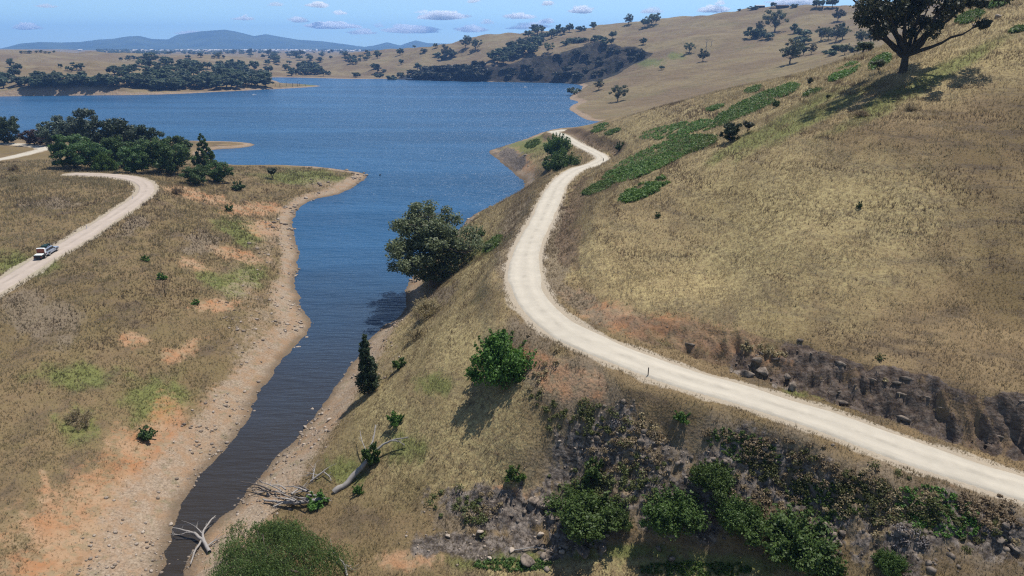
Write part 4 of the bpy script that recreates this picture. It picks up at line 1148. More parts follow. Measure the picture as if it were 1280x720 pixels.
region_trees([(355,88),(398,86),(402,93),(356,95)], 15, 6, 9, 'gum in the cluster on the shore of the far inlet', 'inlet trees', 6, mind=4)
region_trees([(400,66),(470,64),(460,72),(440,78),(405,78)], 12, 3, 5, 'tiny gum on the plain beyond the brown ridge', 'trees on the plain', 7, mind=4)
region_trees([(425,76),(450,72),(466,72),(452,80),(432,80)], 12, 3.5, 5, 'gum in the dark belt left of the brown ridge', 'dark tree belt', 8, mind=3)
region_trees([(155,73),(185,73),(185,76),(155,77)], 8, 3.5, 4.5, 'low tree in the row on the ridge above the upper wood', 'ridge row', 9, mind=4)
region_trees([(20,66),(70,65.5),(70,68),(20,68)], 8, 2.5, 3.5, 'tiny tree along the skyline of the tan hill', 'skyline trees of the tan hill', 10, mind=5)
region_trees([(500,99),(520,92),(560,88),(600,85),(610,93),(600,100),(540,100)], 34, 6, 9, 'dark bush covering the left part of the cliff', 'cliff bushes', 11, K_SCR, mind=4, cat='bush')
region_trees([(620,92),(680,74),(740,62),(800,64),(808,70),(770,86),(740,97),(640,101)], 46, 3, 5, 'low scrub bush clinging to the dark rocky cliff', 'cliff scrub', 12, K_SCR, mind=5, cat='bush')
# ---------------------------------------------------------------- bramble patches, one mass each
def cover(name, px, py, rx, ry, rot, n, h, ls, mat, label, seed, nl=26, rmax=420, gap=-.34):
    R = np.random.default_rng(seed); C = []; rad = []
    c, s = math.cos(math.radians(rot)), math.sin(math.radians(rot))
    for _ in range(n):
        u, v = R.normal(size=2) * .5
        if gap < -.3:                              # a patch with a definite edge
            q_, a_ = math.sqrt(R.random()), R.random() * 6.283; u, v = math.cos(a_) * q_ * .82, math.sin(a_) * q_ * .95
        if math.hypot(u, v) > 1.25: continue
        w = 1 + .0 * u
        x = px + u * rx * c - v * ry * s; y = py + u * rx * s + v * ry * c
        p = hit(x, y)
        if p is None or math.hypot(p[0], p[1]) > rmax: continue
        if fbm(np.array([p[0] / 6]), np.array([p[1] / 6]), 3, seed)[0] < gap: continue
        rr = (.35 + .95 * R.random() ** 1.7) * h if gap > -.3 else R.uniform(.5, 1.0) * h
        C.append([p[0], p[1], H(p[0], p[1]) + rr * .3]); rad.append(rr)
    if not C: return
    g_ = Geo(); g_.add(*leaves(R, C, rad, nl, ls, .75, .3, .6))
    tag(link(name, g_.mesh(name), mat), label, 'bramble', kind='stuff')
for i, a in enumerate([(850,163,62,9,-10,360,'wide bramble patch below the crest'),(815,200,85,15,-24,700,'largest bramble patch on the slope above the hairpin'),(865,182,40,10,-15,260,'bramble joining the two large patches'),
  (752,234,30,6,-22,160,'narrow bramble patch just above the road'),(806,238,40,9,-24,240,'lowest bramble patch on the slope'),(945,130,70,10,-24,520,'long bramble patch on the crest'),(905,149,24,8,-24,160,'bramble at the lower end of the crest patch'),
  (942,112,14,4,-14,70,'small bramble patch on the skyline of the near hill'),(894,135,14,3,-14,60,'thin bramble strip under the crest'),(751,160,16,5,-18,90,'bramble above the far road'),(766,165,12,3,-18,60,'little bramble above the far road'),
  (1056,90,26,7,-28,170,'bramble left of the small tree on the crest'),(1100,78,18,7,-30,130,'bramble beside the trunk of the huge gum'),(980,114,24,7,-20,150,'bramble at the upper end of the crest patch'),(1016,116,14,3,-20,60,'small strip of bramble on the crest'),
  (1212,22,22,7,-20,120,'bramble right of the huge gum crown'),(1248,4,18,5,-20,80,'bramble at the top of the slope'),(1272,38,12,3,-12,50,'low bramble near the top of the slope'),
  (616,306,18,6,-42,160,'bright green strip between the big gum and the road'),(666,180,12,5,-20,80,'green scrub on the point beside the far road'),(1060,112,60,5,-32,0,'')]):
    if a[5]: cover('bramble', *a[:5], int(a[5] * 2.3), (.85 if i != 18 else .6), .26, HILLB, a[6], 200 + i)
for i, a in enumerate([(785,560,80,40,0,90,'brown dry scrub on the gully wall',0),(800,535,60,26,10,60,'lavender grey dead brush at the top of the gully wall',2),(760,600,70,40,0,110,'olive scrub on the gully wall',1),
  (1010,585,120,26,17,90,'brown dry scrub along the bank below the road',0),(1000,600,120,30,17,180,'olive scrub along the bank below the road',1),(1130,640,120,34,18,80,'brown scrub on the lower road bank',0),(1120,630,120,34,18,180,'olive scrub on the lower road bank',1),(1080,655,80,26,15,60,'grey dead brush on the lower road bank',2),
  (735,500,85,26,22,80,'brown dry scrub on the shoulder under the road',0),(690,470,50,26,22,70,'tan scrub left of the road shoulder',0),(720,520,70,26,22,80,'olive scrub on the shoulder under the road',1),
  (940,630,60,30,10,60,'brown scrub between the gully bushes',0),(640,650,70,24,12,60,'brown scrub at the foot of the slope',0),(590,640,60,30,12,50,'olive scrub at the foot of the slope',1),(1230,640,40,24,20,50,'brown scrub at the right end of the road bank',0),
  (650,450,24,40,20,40,'tan scrub beside the large green bush',0),(1180,470,90,8,13,70,'olive scrub along the lip of the road cutting',1),(1000,450,90,6,14,60,'tan scrub along the lip of the road cutting',0)]):
    cover('dry_scrub', *a[:5], a[5], .62, .11, [DRYL, DRYO, DRYG][a[7]], a[6], 230 + i, nl=80, gap=-.06)
for i, a in enumerate([(930,560,60,20,20,160,'green weeds under the road edge'),(1170,640,70,30,20,240,'green weeds on the lower road bank'),(1030,625,60,24,10,200,'low green weeds on the road bank'),(870,712,90,10,0,200,'green weeds on the gully floor'),(640,706,60,8,0,140,'green weeds by the loose boulders')]):
    cover('weeds', *a[:5], a[5], .3, .10, [BRAMB, BRIGHT][i % 2], a[6], 250 + i, nl=24)

# ---------------------------------------------------------------- grass, as tufts of blades
def grass(name, N, r0, r1, seed, label, hscale=1.0):
    R = np.random.default_rng(seed)
    a = R.uniform(math.radians(-50), math.radians(54), N); l = R.uniform(math.log(r0), math.log(r1), N)
    x = np.exp(l) * np.sin(a); y = np.exp(l) * np.cos(a)
    sd_ = look(SD, x, y); rd = look(RD, x, y); m1 = [look(M1[..., k], x, y) for k in range(4)]; m2 = [look(M2[..., k], x, y) for k in range(4)]
    n1 = fbm(x / 3.5, y / 3.5, 3, 300 + seed); n2 = fbm(x / 18, y / 18, 3, 310)
    keep_ = (sd_ > 1.0) & (rd > 0.35) & (R.random(N) < 1.1 - .85 * m1[0]) & (R.random(N) < 1.05 - 1.1 * m1[1]) & (R.random(N) < 1.0 - .8 * m1[3]) & (n1 + R.random(N) * 1.6 > 0.1)
    x, y, n1, n2 = x[keep_], y[keep_], n1[keep_], n2[keep_]; m1 = [q[keep_] for q in m1]; m2 = [q[keep_] for q in m2]
    n = len(x); z = Hv(x, y); r = np.hypot(x, y)
    h = np.clip(r * .003, .25, .8) * (0.65 + .5 * R.random(n)) * (1 + .45 * n1) * hscale
    B = 4
    V = np.empty((n, B, 3, 3), np.float32)
    for k in range(B):
        ang = R.random(n) * 6.283; sp = h * R.uniform(.05, .55, n)
        bx, by = x + np.cos(ang) * sp * .6, y + np.sin(ang) * sp * .6
        lean = R.normal(size=(n, 2)) * .28
        w = h * R.uniform(.10, .2, n); wa = R.random(n) * 6.283
        hk = h * R.uniform(.6, 1.1, n)
        V[:, k, 0] = np.stack([bx - np.cos(wa) * w * .5, by - np.sin(wa) * w * .5, z - .05], -1)
        V[:, k, 1] = np.stack([bx + np.cos(wa) * w * .5, by + np.sin(wa) * w * .5, z - .05], -1)
        V[:, k, 2] = np.stack([bx + lean[:, 0] * hk, by + lean[:, 1] * hk, z + hk], -1)
    me = new_mesh(name, V.reshape(-1, 3), tris=np.arange(n * B * 3).reshape(-1, 3))
    con = fbm(x / 12, z * 1.1 + y / 40, 3, 330)
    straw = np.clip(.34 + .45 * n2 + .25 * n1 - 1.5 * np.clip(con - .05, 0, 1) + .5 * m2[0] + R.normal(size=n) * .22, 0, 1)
    green = np.clip(m1[2] * .6 + (x < -8) * .16 + .18 * np.clip(n1, 0, 1) + R.normal(size=n) * .12, 0, 1)
    dark = np.clip(m2[1] * .7 + 1.7 * np.clip(con - .12, 0, 1), 0, 1)
    C = np.stack([straw, green, dark, np.ones(n)], -1).astype(np.float32)
    add_color(me, 'gc', np.repeat(C, B * 3, 0))
    b = NB('grass_blades')
    s_, g_, d_, _ = b.attr('gc')
    c = b.mix(s_, (0.285, 0.215, 0.13), (0.52, 0.42, 0.26))
    c = b.mix(b.math('MULTIPLY', g_, .9), c, (0.17, 0.19, 0.06))
    c = b.mix(b.math('MULTIPLY', d_, .9), c, (0.15, 0.11, 0.08))
    c = b.mix(b.math('MULTIPLY', b.geo.outputs['Random Per Island'], .25), c, (0.16, 0.115, 0.06))
    d = b.pbr(c, .8, spec=.1); t = b.n('ShaderNodeBsdfTranslucent'); b.put(t.inputs[0], c)
    mx = b.n('ShaderNodeMixShader'); mx.inputs[0].default_value = .45
    b.t.links.new(d.outputs[0], mx.inputs[1]); b.t.links.new(t.outputs[0], mx.inputs[2])
    tag(link(name, me, b.done(mx)), label, 'grass', kind='stuff')
grass('grass', 580000, 46, 340, 1, 'dry straw coloured grass on the slopes and paddocks')
grass('tussocks', 26000, 46, 260, 4, 'taller straw tussocks standing out of the dry grass', 1.9)

# ---------------------------------------------------------------- loose stones
STONE = None
def stone_mat():
    b = NB('grey_brown_stone')
    c = b.mix(b.geo.outputs['Random Per Island'], (0.15, 0.115, 0.085), (0.40, 0.33, 0.26))
    c = b.mix(b.ramp(b.noise(2.5, 4, .7, b.pos(True)), .45, .75), c, (0.14, 0.11, 0.09))
    return b.done(b.pbr(c, .9, b.bump(b.noise(6, 4, .7, b.pos(True)), .5, .05), spec=.15))
STONE = stone_mat()
def dark_stone_mat():
    b = NB('dark_stone')
    n = b.noise(1.6, 5, .7, b.pos(True))
    c = b.mix(b.ramp(n, .35, .65), (0.075, 0.060, 0.048), (0.23, 0.185, 0.145))
    return b.done(b.pbr(c, .9, b.bump(b.noise(5, 5, .7, b.pos(True)), .6, .08), spec=.15))
STONE_D = dark_stone_mat()
ICO_V, ICO_F = None, None
def ico(sub):
    import bmesh
    bm = bmesh.new(); bmesh.ops.create_icosphere(bm, subdivisions=sub, radius=1.0)
    V = np.array([v.co[:] for v in bm.verts]); Fc = np.array([[v.index for v in f.verts] for f in bm.faces]); bm.free()
    return V, Fc
I1, I3 = ico(1), ico(3)
def rock_shape(R, base=I3, cuts=20):
    V = base[0].copy()
    for _ in range(cuts):
        d = R.normal(size=3); d /= np.linalg.norm(d); k = R.uniform(.42, .85)
        q = V @ d; over = np.maximum(q - k, 0); V = V - over[:, None] * d * .92
    return V * np.array([1, R.uniform(.6, .95), R.uniform(.5, .85)])
def stones(name, N, seed, label):
    R = np.random.default_rng(seed)
    a = R.uniform(math.radians(-40), math.radians(20), N * 12); l = R.uniform(math.log(58), math.log(330), N * 12)
    x = np.exp(l) * np.sin(a); y = np.exp(l) * np.cos(a)
    m = look(M1[..., 1], x, y); rk = look(M1[..., 3], x, y) * 1.0; sd_ = look(SD, x, y); rd = look(RD, x, y)
    m = m * np.clip(.35 + 1.6 * fbm(x / 5, y / 5, 3, seed), 0.04, 1)
    k = (R.random(len(x)) < np.maximum(m * .5, rk * .15)) & (sd_ > -.4) & (rd > .8)
    x, y = x[k][:N], y[k][:N]; n = len(x); z = Hv(x, y); r = np.hypot(x, y)
    variants = [rock_shape(R, I1, 5) for _ in range(8)]
    s = r * .0011 * (0.35 + R.random(n) ** 5 * 3.4)
    Vs = []; Fs = []; o = 0
    for i in range(n):
        v = variants[i % 8]; a_ = R.random() * 6.283; c_, s_ = math.cos(a_), math.sin(a_)
        w = np.stack([v[:, 0] * c_ - v[:, 1] * s_, v[:, 0] * s_ + v[:, 1] * c_, v[:, 2]], -1) * s[i] + [x[i], y[i], z[i] + s[i] * .1]
        Vs.append(w); Fs.append(I1[1] + o); o += len(v)
    me = new_mesh(name, np.vstack(Vs), tris=np.vstack(Fs))
    tag(link(name, me, STONE), label, 'stones', kind='stuff')
stones('stones', 13000, 5, 'loose pale stones along the shore and among the rocks')

def rubble(name, N, seed, label):
    """broken angular rock of the gully wall and the cut face"""
    R = np.random.default_rng(seed)
    a = R.uniform(math.radians(-4), math.radians(42), N * 14); l = R.uniform(math.log(50), math.log(100), N * 14)
    x = np.exp(l) * np.sin(a); y = np.exp(l) * np.cos(a)
    rk = look(GUL, x, y) * .45; ct = look(CUTR, x, y); rd = look(RD, x, y); pxx = look(PX, x, y)
    cl = fbm(x / 3, y / 3, 2, seed)
    k = (R.random(len(x)) < np.maximum(rk * (cl > .15), ct * np.where(pxx > 930, .10, .03))) & (rd > 1.0)
    x, y, ct = x[k][:N], y[k][:N], ct[k][:N]; n = len(x); z = Hv(x, y)
    variants = [rock_shape(R, I1, 7) for _ in range(10)]
    s = .10 + .5 * R.random(n) ** 3
    Vs = []; Fs = []; o = 0
    for i in range(n):
        v = variants[i % 10] * ([1.9, .8, .7] if ct[i] > .4 else [1, 1, 1]); a_ = (-.5 + R.normal() * .35) if ct[i] > .4 else R.random() * 6.283
        c_, s_ = math.cos(a_), math.sin(a_)
        w = np.stack([v[:, 0] * c_ - v[:, 1] * s_, v[:, 0] * s_ + v[:, 1] * c_, v[:, 2]], -1) * s[i] + [x[i], y[i], z[i]]
        Vs.append(w); Fs.append(I1[1] + o); o += len(v)
    tag(link(name, new_mesh(name, np.vstack(Vs), tris=np.vstack(Fs)), STONE_D), label, 'rubble', kind='stuff')
rubble('rubble', 1300, 15, 'broken dark rock of the gully wall and road cutting')

def boulder(px, py, wpx, label, seed, mat=None, tall=.8):
    p = place(px, py)
    if p is None: return
    R = np.random.default_rng(seed); V = rock_shape(R)
    V = V + 0.05 * np.stack([fbm(V[:, 0] * 3 + seed, V[:, 1] * 3 + V[:, 2] * 2, 3, seed)] * 3, -1) * V
    s = wpx * mpp(p) / 2
    me = new_mesh('boulder', V * np.array([s, s, s * tall]), tris=I3[1])
    o = link('boulder', me, mat or STONE)
    o.location = (p[0], p[1] + s * .3, H(p[0], p[1] + s * .3) + s * .22); o.rotation_euler = (R.normal() * .15, R.normal() * .15, R.random() * 6)
    tag(o, label, 'boulder')
for i, (x, y, w, lab, dk) in enumerate([(730,699,34,'largest angular grey boulder on the gully floor',1),(660,707,26,'flat grey boulder left of the largest one on the gully floor',1),(702,693,13,'small boulder between the flat and the largest boulder',0),(753,690,18,'smaller boulder right of the largest one',1),
  (676,672,13,'pale boulder under the outcrop',0),(680,640,26,'upright grey outcrop block beside the bramble',1),(697,628,18,'upper grey block of the outcrop',1),(668,632,20,'left block of the outcrop',1),(690,650,20,'lowest block of the outcrop',1),
  (935,472,28,'dark rounded boulder at the left foot of the cut bank',1),(953,468,22,'dark boulder right of the left one at the cut bank',1),(946,458,20,'dark boulder on top of the pair at the cut bank',1),(992,488,22,'dark boulder in the cut bank above the road',1),(985,476,16,'small dark boulder above its neighbour in the cut bank',1),
  (1258,664,20,'dark rock in the heap at the lower right corner',1),(1250,682,16,'lower dark rock in the heap at the right edge',1),(1270,690,22,'large dark rock at the right edge of the heap',1),(1262,650,12,'top rock of the heap at the right edge',1),(1244,668,12,'leftmost rock of the heap at the right edge',1),
  (390,512,9,'pale boulder on the creek edge left of the conifer shadow',0),(411,526,9,'brown boulder on the bank under the conifer shadow',0),(381,535,9,'boulder in the water edge below the conifer',0),(383,422,7,'pale stone at the corner of the left shore',0),(372,434,8,'stone in the water off the left shore',0),
  (1224,32,14,'flat grey rock on the slope right of the huge gum',1),(1248,22,12,'small grey rock high on the slope',0),(640,690,12,'stone at the foot of the dry slope',0),(600,668,14,'brown stone on the dry slope',0),(612,700,12,'stone among the weeds',0),
  (217,553,5,'pale stone on the bare left bank',0),(222,700,8,'white stone at the head of the creek',0),(214,657,8,'pale boulder at the tips of the dead branch',0),(560,672,10,'stone on the lower dry slope',0)]):
    boulder(x, y, w, lab, 400 + i, STONE_D if dk else STONE)
# ---------------------------------------------------------------- dead wood
def limb_px(pts, rads, n=5):
    """a limb along survey points (px, py, height above the ground)"""
    out = []
    for x, y, h in pts:
        p = hit(x, y)
        if h:                                   # raised point: keep it on the sight line, nearer by its height
            d = ray(x, y); t = (p[1]) / d[1]; k = -h / d[2]
            p = p - d * k * (1 if d[2] < 0 else 0)
        out.append(p)
    out = smooth_open(np.array(out), n)
    out = out + np.stack([fbm(out[:, 0] * 1.3 + 5 * k, out[:, 1] * 1.3, 2, 500 + k) for k in range(3)], -1) * rads[0] * .5
    return out, np.interp(np.linspace(0, 1, len(out)), np.linspace(0, 1, len(rads)), rads)
def deadwood(name, limbs, label, cat, mat=DEADW, group=None, parts=None):
    base = hit(limbs[0][0][0][0], limbs[0][0][0][1])
    root = empty(name, (base[0], base[1], base[2]))
    for i, (pts, rads) in enumerate(limbs):
        L, r = limb_px(pts, rads)
        g_ = Geo(); g_.tube(L - base, r, 8)
        R = np.random.default_rng(len(limbs) * 7 + i + int(limbs[0][0][0][0]))
        for _ in range(4 if len(L) > 8 else 2):
            k = int(R.integers(len(L) // 3, len(L))); d = L[min(k + 1, len(L) - 1)] - L[k - 1]; d = d / (np.linalg.norm(d) + 1e-6) * .7 + R.normal(size=3) * .6; d[2] = abs(d[2]) * .6
            q = L[k] + d * R.uniform(.4, 1.1)
            g_.tube(bez(L[k] - base, q - base, R.normal(size=3) * .12, 5), np.linspace(min(r[k] * .6, .05), .012, 5), 5)
        link('trunk' if (i == 0 and parts) else 'branch', g_.mesh('branch', True), mat if not isinstance(mat, list) else mat[i % len(mat)], root)
    return tag(root, label, cat, group)
deadwood('fallen_trunk', [([(418,616,.1),(432,604,.4),(446,590,.6),(458,576,.9)], [.38,.36,.34,.26]),
   ([(457,577,.9),(463,560,1.0),(467,545,1.2),(470,531,1.4)], [.2,.15,.1,.05]),([(458,576,.9),(473,560,.9),(488,551,.8),(511,546,.6)], [.2,.16,.11,.05]),
   ([(488,551,.8),(499,552,.7),(506,557,.4)], [.08,.05,.03]),([(460,570,.9),(453,552,1.1),(450,538,1.2)], [.08,.05,.03])],
   'pale fallen grey trunk with forked bare limbs on the slope', 'dead tree', parts=True)
R_ = np.random.default_rng(77)
limbs = [([(405,622,.3),(380,628,.6),(352,628,.6),(330,624,.5)], [.3,.28,.2,.12])]
for k in range(16):
    x0, y0 = R_.uniform(330, 400), R_.uniform(612, 634); a = R_.uniform(-.5, .5) + (math.pi if R_.random() < .6 else 0); L = R_.uniform(16, 40)
    x1, y1 = x0 + math.cos(a) * L, y0 + math.sin(a) * L * .5 - R_.uniform(0, 8)
    h0, h1 = R_.uniform(.2, 1.2), R_.uniform(.1, 1.4)
    limbs.append(([(x0, y0, h0), ((x0 + x1) / 2, (y0 + y1) / 2 - 2, (h0 + h1) / 2 + .1), (x1, y1, h1)], [R_.uniform(.08, .17), .08, .03]))
deadwood('dead_wood_pile', limbs, 'tangled pile of grey dead branches behind the willow', 'dead wood', [DEADW, DEADW, DEADD])
deadwood('dead_branch', [([(388,602,.2),(398,594,.5),(410,585,.6)], [.14,.12,.06]),([(391,598,.4),(393,588,.7),(394,580,.9)], [.09,.06,.03]),([(398,594,.5),(390,592,.5),(383,595,.4)], [.07,.05,.03]),([(405,590,.5),(412,596,.4),(414,601,.2)], [.08,.06,.05])],
   'small dead branch on the green bank above the wood pile', 'dead wood')
deadwood('drowned_branch', [([(262,690,.2),(254,676,.5),(245,668,.7),(233,664,.8),(216,659,.7)], [.22,.2,.16,.11,.05]),([(256,680,.4),(254,666,.7),(262,653,.8),(269,645,.7)], [.16,.13,.1,.05]),
   ([(252,676,.5),(244,688,.5),(240,700,.4),(238,706,.3)], [.13,.11,.08,.05]),([(254,668,.6),(248,662,.8),(245,659,.9)], [.09,.07,.04]),([(236,664,.8),(226,668,.6),(216,667,.5)], [.08,.05,.03]),([(258,684,.3),(265,678,.4),(271,674,.4)], [.12,.1,.06])],
   'bare dead branch reaching into the head of the creek', 'dead wood')
deadwood('dead_branch', [([(434,720,.1),(431,708,.4),(424,698,.5),(414,688,.5)], [.12,.11,.09,.05]),([(429,705,.4),(436,708,.3),(440,712,.2)], [.06,.05,.03])], 'curved dead branch right of the willow', 'dead wood')
deadwood('dead_branch', [([(640,688,.15),(655,686,.2),(668,684,.25),(683,687,.2)], [.06,.06,.05,.03])], 'thin pale stick near the flat boulder', 'dead wood')

def dead_trunk(px, py, hpx, label, group, forks=2, seed=0):
    p = place(px, py) if hit(px, py) is not None else None
    if p is None: return
    R = np.random.default_rng(seed); h = hpx * mpp(p); g_ = Geo()
    g_.tube(bez((0, 0, -.8), (R.normal() * .3, 0, h * .95), np.array([R.normal() * .3, 0, 0]), 5), np.linspace(.4, .14, 5) * max(1, h / 9), 6)
    for k in range(forks):
        z = h * R.uniform(.4, .75); a = R.random() * 6.28
        g_.tube(bez((0, 0, z), (math.cos(a) * h * .25, math.sin(a) * h * .25, z + h * .25), np.zeros(3), 4), np.linspace(.2, .06, 4) * max(1, h / 9), 5)
    o = link('dead_tree', g_.mesh('dead_tree', True), DEADD if group else DEADW, loc=(p[0], p[1], H(p[0], p[1]) if p[2] > .2 else -.5))
    tag(o, label, 'dead tree', group)
for i, (x, y, h) in enumerate([(350,108.5,5),(344,108,4),(358,107.5,5),(366,108.5,5),(372,108,7),(375,107.5,4),(382,107.8,3)]):
    dead_trunk(x, y, h, 'dark dead trunk on the low grassy tip of the far left shore', 'drowned trees', 1, i)
dead_trunk(883, 58.5, 10, 'tall bare dead trunk on the brown hillside', None, 2, 20)
dead_trunk(889, 57.5, 7, 'shorter forked dead trunk right of the tall one', None, 2, 21)
dead_trunk(883, 63.5, 5, 'dead stump below the tall bare trunk', None, 1, 22)

# ---------------------------------------------------------------- four-wheel drive and trailer
PAINT = simple_mat('silver_blue_paint', (0.36, 0.41, 0.49), .3, .5, .4, var=.06)
WHITEP = simple_mat('white_paint', (0.78, 0.77, 0.75), .4, .4, var=.05)
BLACKP = simple_mat('black_plastic', (0.03, 0.03, 0.033), .6, .3, var=.2)
GLASS = simple_mat('dark_tinted_glass', (0.012, 0.016, 0.03), .06, .6, var=.1)
RUBBER = simple_mat('rubber', (0.025, 0.025, 0.025), .85, .2, var=.2)
STEEL = simple_mat('steel', (0.45, 0.45, 0.46), .35, .5, .8, var=.1)
REDL = simple_mat('red_lens', (0.45, 0.02, 0.015), .3, .5, var=.1)
RUSTP = simple_mat('red_brown_panel', (0.25, 0.075, 0.045), .7, .2, var=.15)
CANVAS = simple_mat('pale_canvas', (0.62, 0.64, 0.60), .9, .1, var=.1)
GEAR = simple_mat('dark_green_gear', (0.02, 0.045, 0.045), .8, .1, var=.3)
import bmesh
def bm_box(bm, cx, cy, cz, sx, sy, sz, taper=(1, 1), shift=0.0):
    vs = []
    for z, k in ((-.5, (1, 1)), (.5, taper)):
        for x, y in ((-.5, -.5), (.5, -.5), (.5, .5), (-.5, .5)):
            vs.append(bm.verts.new((cx + x * sx * k[0] + (shift if z > 0 else 0), cy + y * sy * k[1], cz + z * sz)))
    for f in ((3, 2, 1, 0), (4, 5, 6, 7), (0, 1, 5, 4), (1, 2, 6, 5), (2, 3, 7, 6), (3, 0, 4, 7)):
        bm.faces.new([vs[i] for i in f])
def part(name, parent, mat, boxes=(), cyls=(), bevel=.0, seg=2):
    bm = bmesh.new()
    for b_ in boxes: bm_box(bm, *b_)
    if bevel: bmesh.ops.bevel(bm, geom=bm.edges[:], offset=bevel, segments=seg, affect='EDGES', profile=.6)
    for (c, r, w) in cyls:
        bmesh.ops.create_cone(bm, cap_ends=True, segments=20, radius1=r, radius2=r, depth=w, matrix=Matrix.Translation(c) @ Matrix.Rotation(math.pi / 2, 4, 'X'))
    me = bpy.data.meshes.new(name); bm.to_mesh(me); bm.free()
    return link(name, me, mat, parent)
def wheel(root, x, y, r=.39, w=.27):
    t = part('wheel', root, RUBBER, cyls=[((x, y, r), r, w)])
    s = 1 if y > 0 else -1
    part('rim', t, STEEL, cyls=[((x, y + s * .02, r), r * .6, w)])
def profile_body(name, root, mat, prof, half, bevel=.06, tum=None):
    """side outline (x, z) pulled across the car's width; tum narrows each outline point"""
    bm = bmesh.new(); n = len(prof); L = []; Rr = []
    for i, (x, z) in enumerate(prof):
        h = half * (tum[i] if tum else 1)
        L.append(bm.verts.new((x, h, z))); Rr.append(bm.verts.new((x, -h, z)))
    bm.faces.new(L[::-1]); bm.faces.new(Rr)
    for i in range(n): bm.faces.new((L[i], L[(i + 1) % n], Rr[(i + 1) % n], Rr[i]))
    bmesh.ops.recalc_face_normals(bm, faces=bm.faces[:])
    bmesh.ops.bevel(bm, geom=bm.edges[:], offset=bevel, segments=2, affect='EDGES', profile=.6)
    me = bpy.data.meshes.new(name); bm.to_mesh(me); bm.free()
    return link(name, me, mat, root)
def road_pose(road, px, py):
    p = place(px, py); d = np.hypot(road[:, 0] - p[0], road[:, 1] - p[1]); k = int(d.argmin())
    t = road[min(k + 4, len(road) - 1)] - road[max(k - 4, 0)]
    return road[k], math.atan2(t[1], t[0]), math.atan2(t[2], math.hypot(t[0], t[1])), k
def four_wheel_drive(pos, yaw, pitch):
    r = empty('four_wheel_drive', pos); r.rotation_euler = (0, -pitch, yaw)
    profile_body('body', r, PAINT, [(-2.4, .55), (-2.42, 1.05), (.85, 1.08), (2.15, 1.0), (2.4, .85), (2.4, .5), (1.9, .42), (-1.9, .42)], .93, .08)
    cab = profile_body('cabin', r, PAINT, [(-2.36, 1.04), (-2.2, 1.72), (-1.9, 1.80), (.2, 1.80), (.45, 1.72), (1.05, 1.04)], .90, .07, [1, .86, .83, .83, .85, .97])
    part('roof', r, PAINT, [(-.95, 0, 1.82, 2.2, 1.4, .04)], bevel=.015)
    part('rear_window', r, GLASS, [(-2.305, 0, 1.40, .05, 1.32, .42, (1, .93), .12)])
    part('windscreen', r, GLASS, [(.80, 0, 1.42, .05, 1.42, .50, (1, .9), -.38)])
    for s in (1, -1):
        part('side_window', r, GLASS, [(-1.75, s * .855, 1.41, .85, .04, .40, (.93, 1), .02)]).rotation_euler = (s * .0, 0, 0)
        part('side_window', r, GLASS, [(-.72, s * .855, 1.41, .95, .04, .42, (.97, 1), 0)])
        part('side_window', r, GLASS, [(.22, s * .865, 1.40, .82, .04, .40, (.72, 1), -.10)])
        part('headlight', r, WHITEP, [(2.38, s * .68, .80, .08, .34, .18)], bevel=.02)
        part('tail_light', r, REDL, [(-2.42, s * .80, .92, .06, .16, .34)], bevel=.02)
        part('mirror', r, BLACKP, [(.62, s * 1.02, 1.16, .14, .2, .17)], bevel=.03)
        part('roof_rail', r, BLACKP, [(-.9, s * .66, 1.90, 2.1, .05, .06)], bevel=.01)
        for x in (-1.45, 1.5): wheel(r, x, s * .82)
        part('wheel_arch', r, BLACKP, [(-1.45, s * .90, .80, 1.0, .1, .12), (1.5, s * .90, .80, 1.0, .1, .12)], bevel=.03)
    part('bumper', r, BLACKP, [(2.42, 0, .55, .2, 1.7, .2)], bevel=.05)
    part('bumper', r, WHITEP, [(-2.48, 0, .56, .2, 1.7, .2)], bevel=.05)
    part('grille', r, BLACKP, [(2.41, 0, .80, .05, .9, .2)])
    part('roof_rack', r, BLACKP, [(x, 0, 1.93, .06, 1.4, .04) for x in (-1.8, -1.2, -.6, 0)])
    part('spare_wheel', r, RUBBER, [(-2.56, .25, 1.0, .2, .66, .66)], bevel=.12)
    return tag(r, 'silver blue four wheel drive with loaded roof rack driving up the left road', 'car')
def trailer(pos, yaw, pitch):
    r = empty('trailer', pos); r.rotation_euler = (0, -pitch, yaw)
    part('tub', r, BLACKP, [(-.35, 0, .72, 2.3, 1.65, .48)], bevel=.04)
    part('chassis', r, BLACKP, [(.1, .6, .44, 3.2, .08, .1), (.1, -.6, .44, 3.2, .08, .1), (-1.5, 0, .44, .12, 1.7, .14)])
    part('cover', r, CANVAS, [(-.85, 0, 1.03, 1.2, 1.6, .14, (.9, .9))], bevel=.05)
    bx = part('cargo_box', r, WHITEP, [(.26, 0, 1.50, .54, 1.66, 1.12)], bevel=.03)
    part('rear_panel', bx, RUSTP, [(-.02, 0, 1.50, .06, 1.56, .98)], bevel=.01)
    part('box_lid', bx, CANVAS, [(.26, 0, 2.09, .5, 1.3, .06, (.8, .8))], bevel=.04)
    for s in (1, -1):
        wheel(r, -.35, s * .88, .36, .22)
        part('mudguard', r, BLACKP, [(-.35, s * .90, .80, 1.0, .28, .08)], bevel=.03)
        part('tail_light', r, REDL, [(-1.53, s * .70, .62, .05, .2, .1)])
    part('drawbar', r, STEEL, [(1.55, .22, .46, 1.2, .07, .08), (1.55, -.22, .46, 1.2, .07, .08), (2.15, 0, .48, .3, .12, .1)])
    part('tailgate', r, BLACKP, [(-1.52, 0, .72, .05, 1.55, .42)])
    return tag(r, 'trailer with red brown panelled box and pale cover towed by the car', 'trailer')
q, yaw, pitch, k = road_pose(R_LEFT, 58, 321.5)
seg = 0.7
car_k = k + int(2.6 / seg); tr_k = k - int(1.3 / seg)
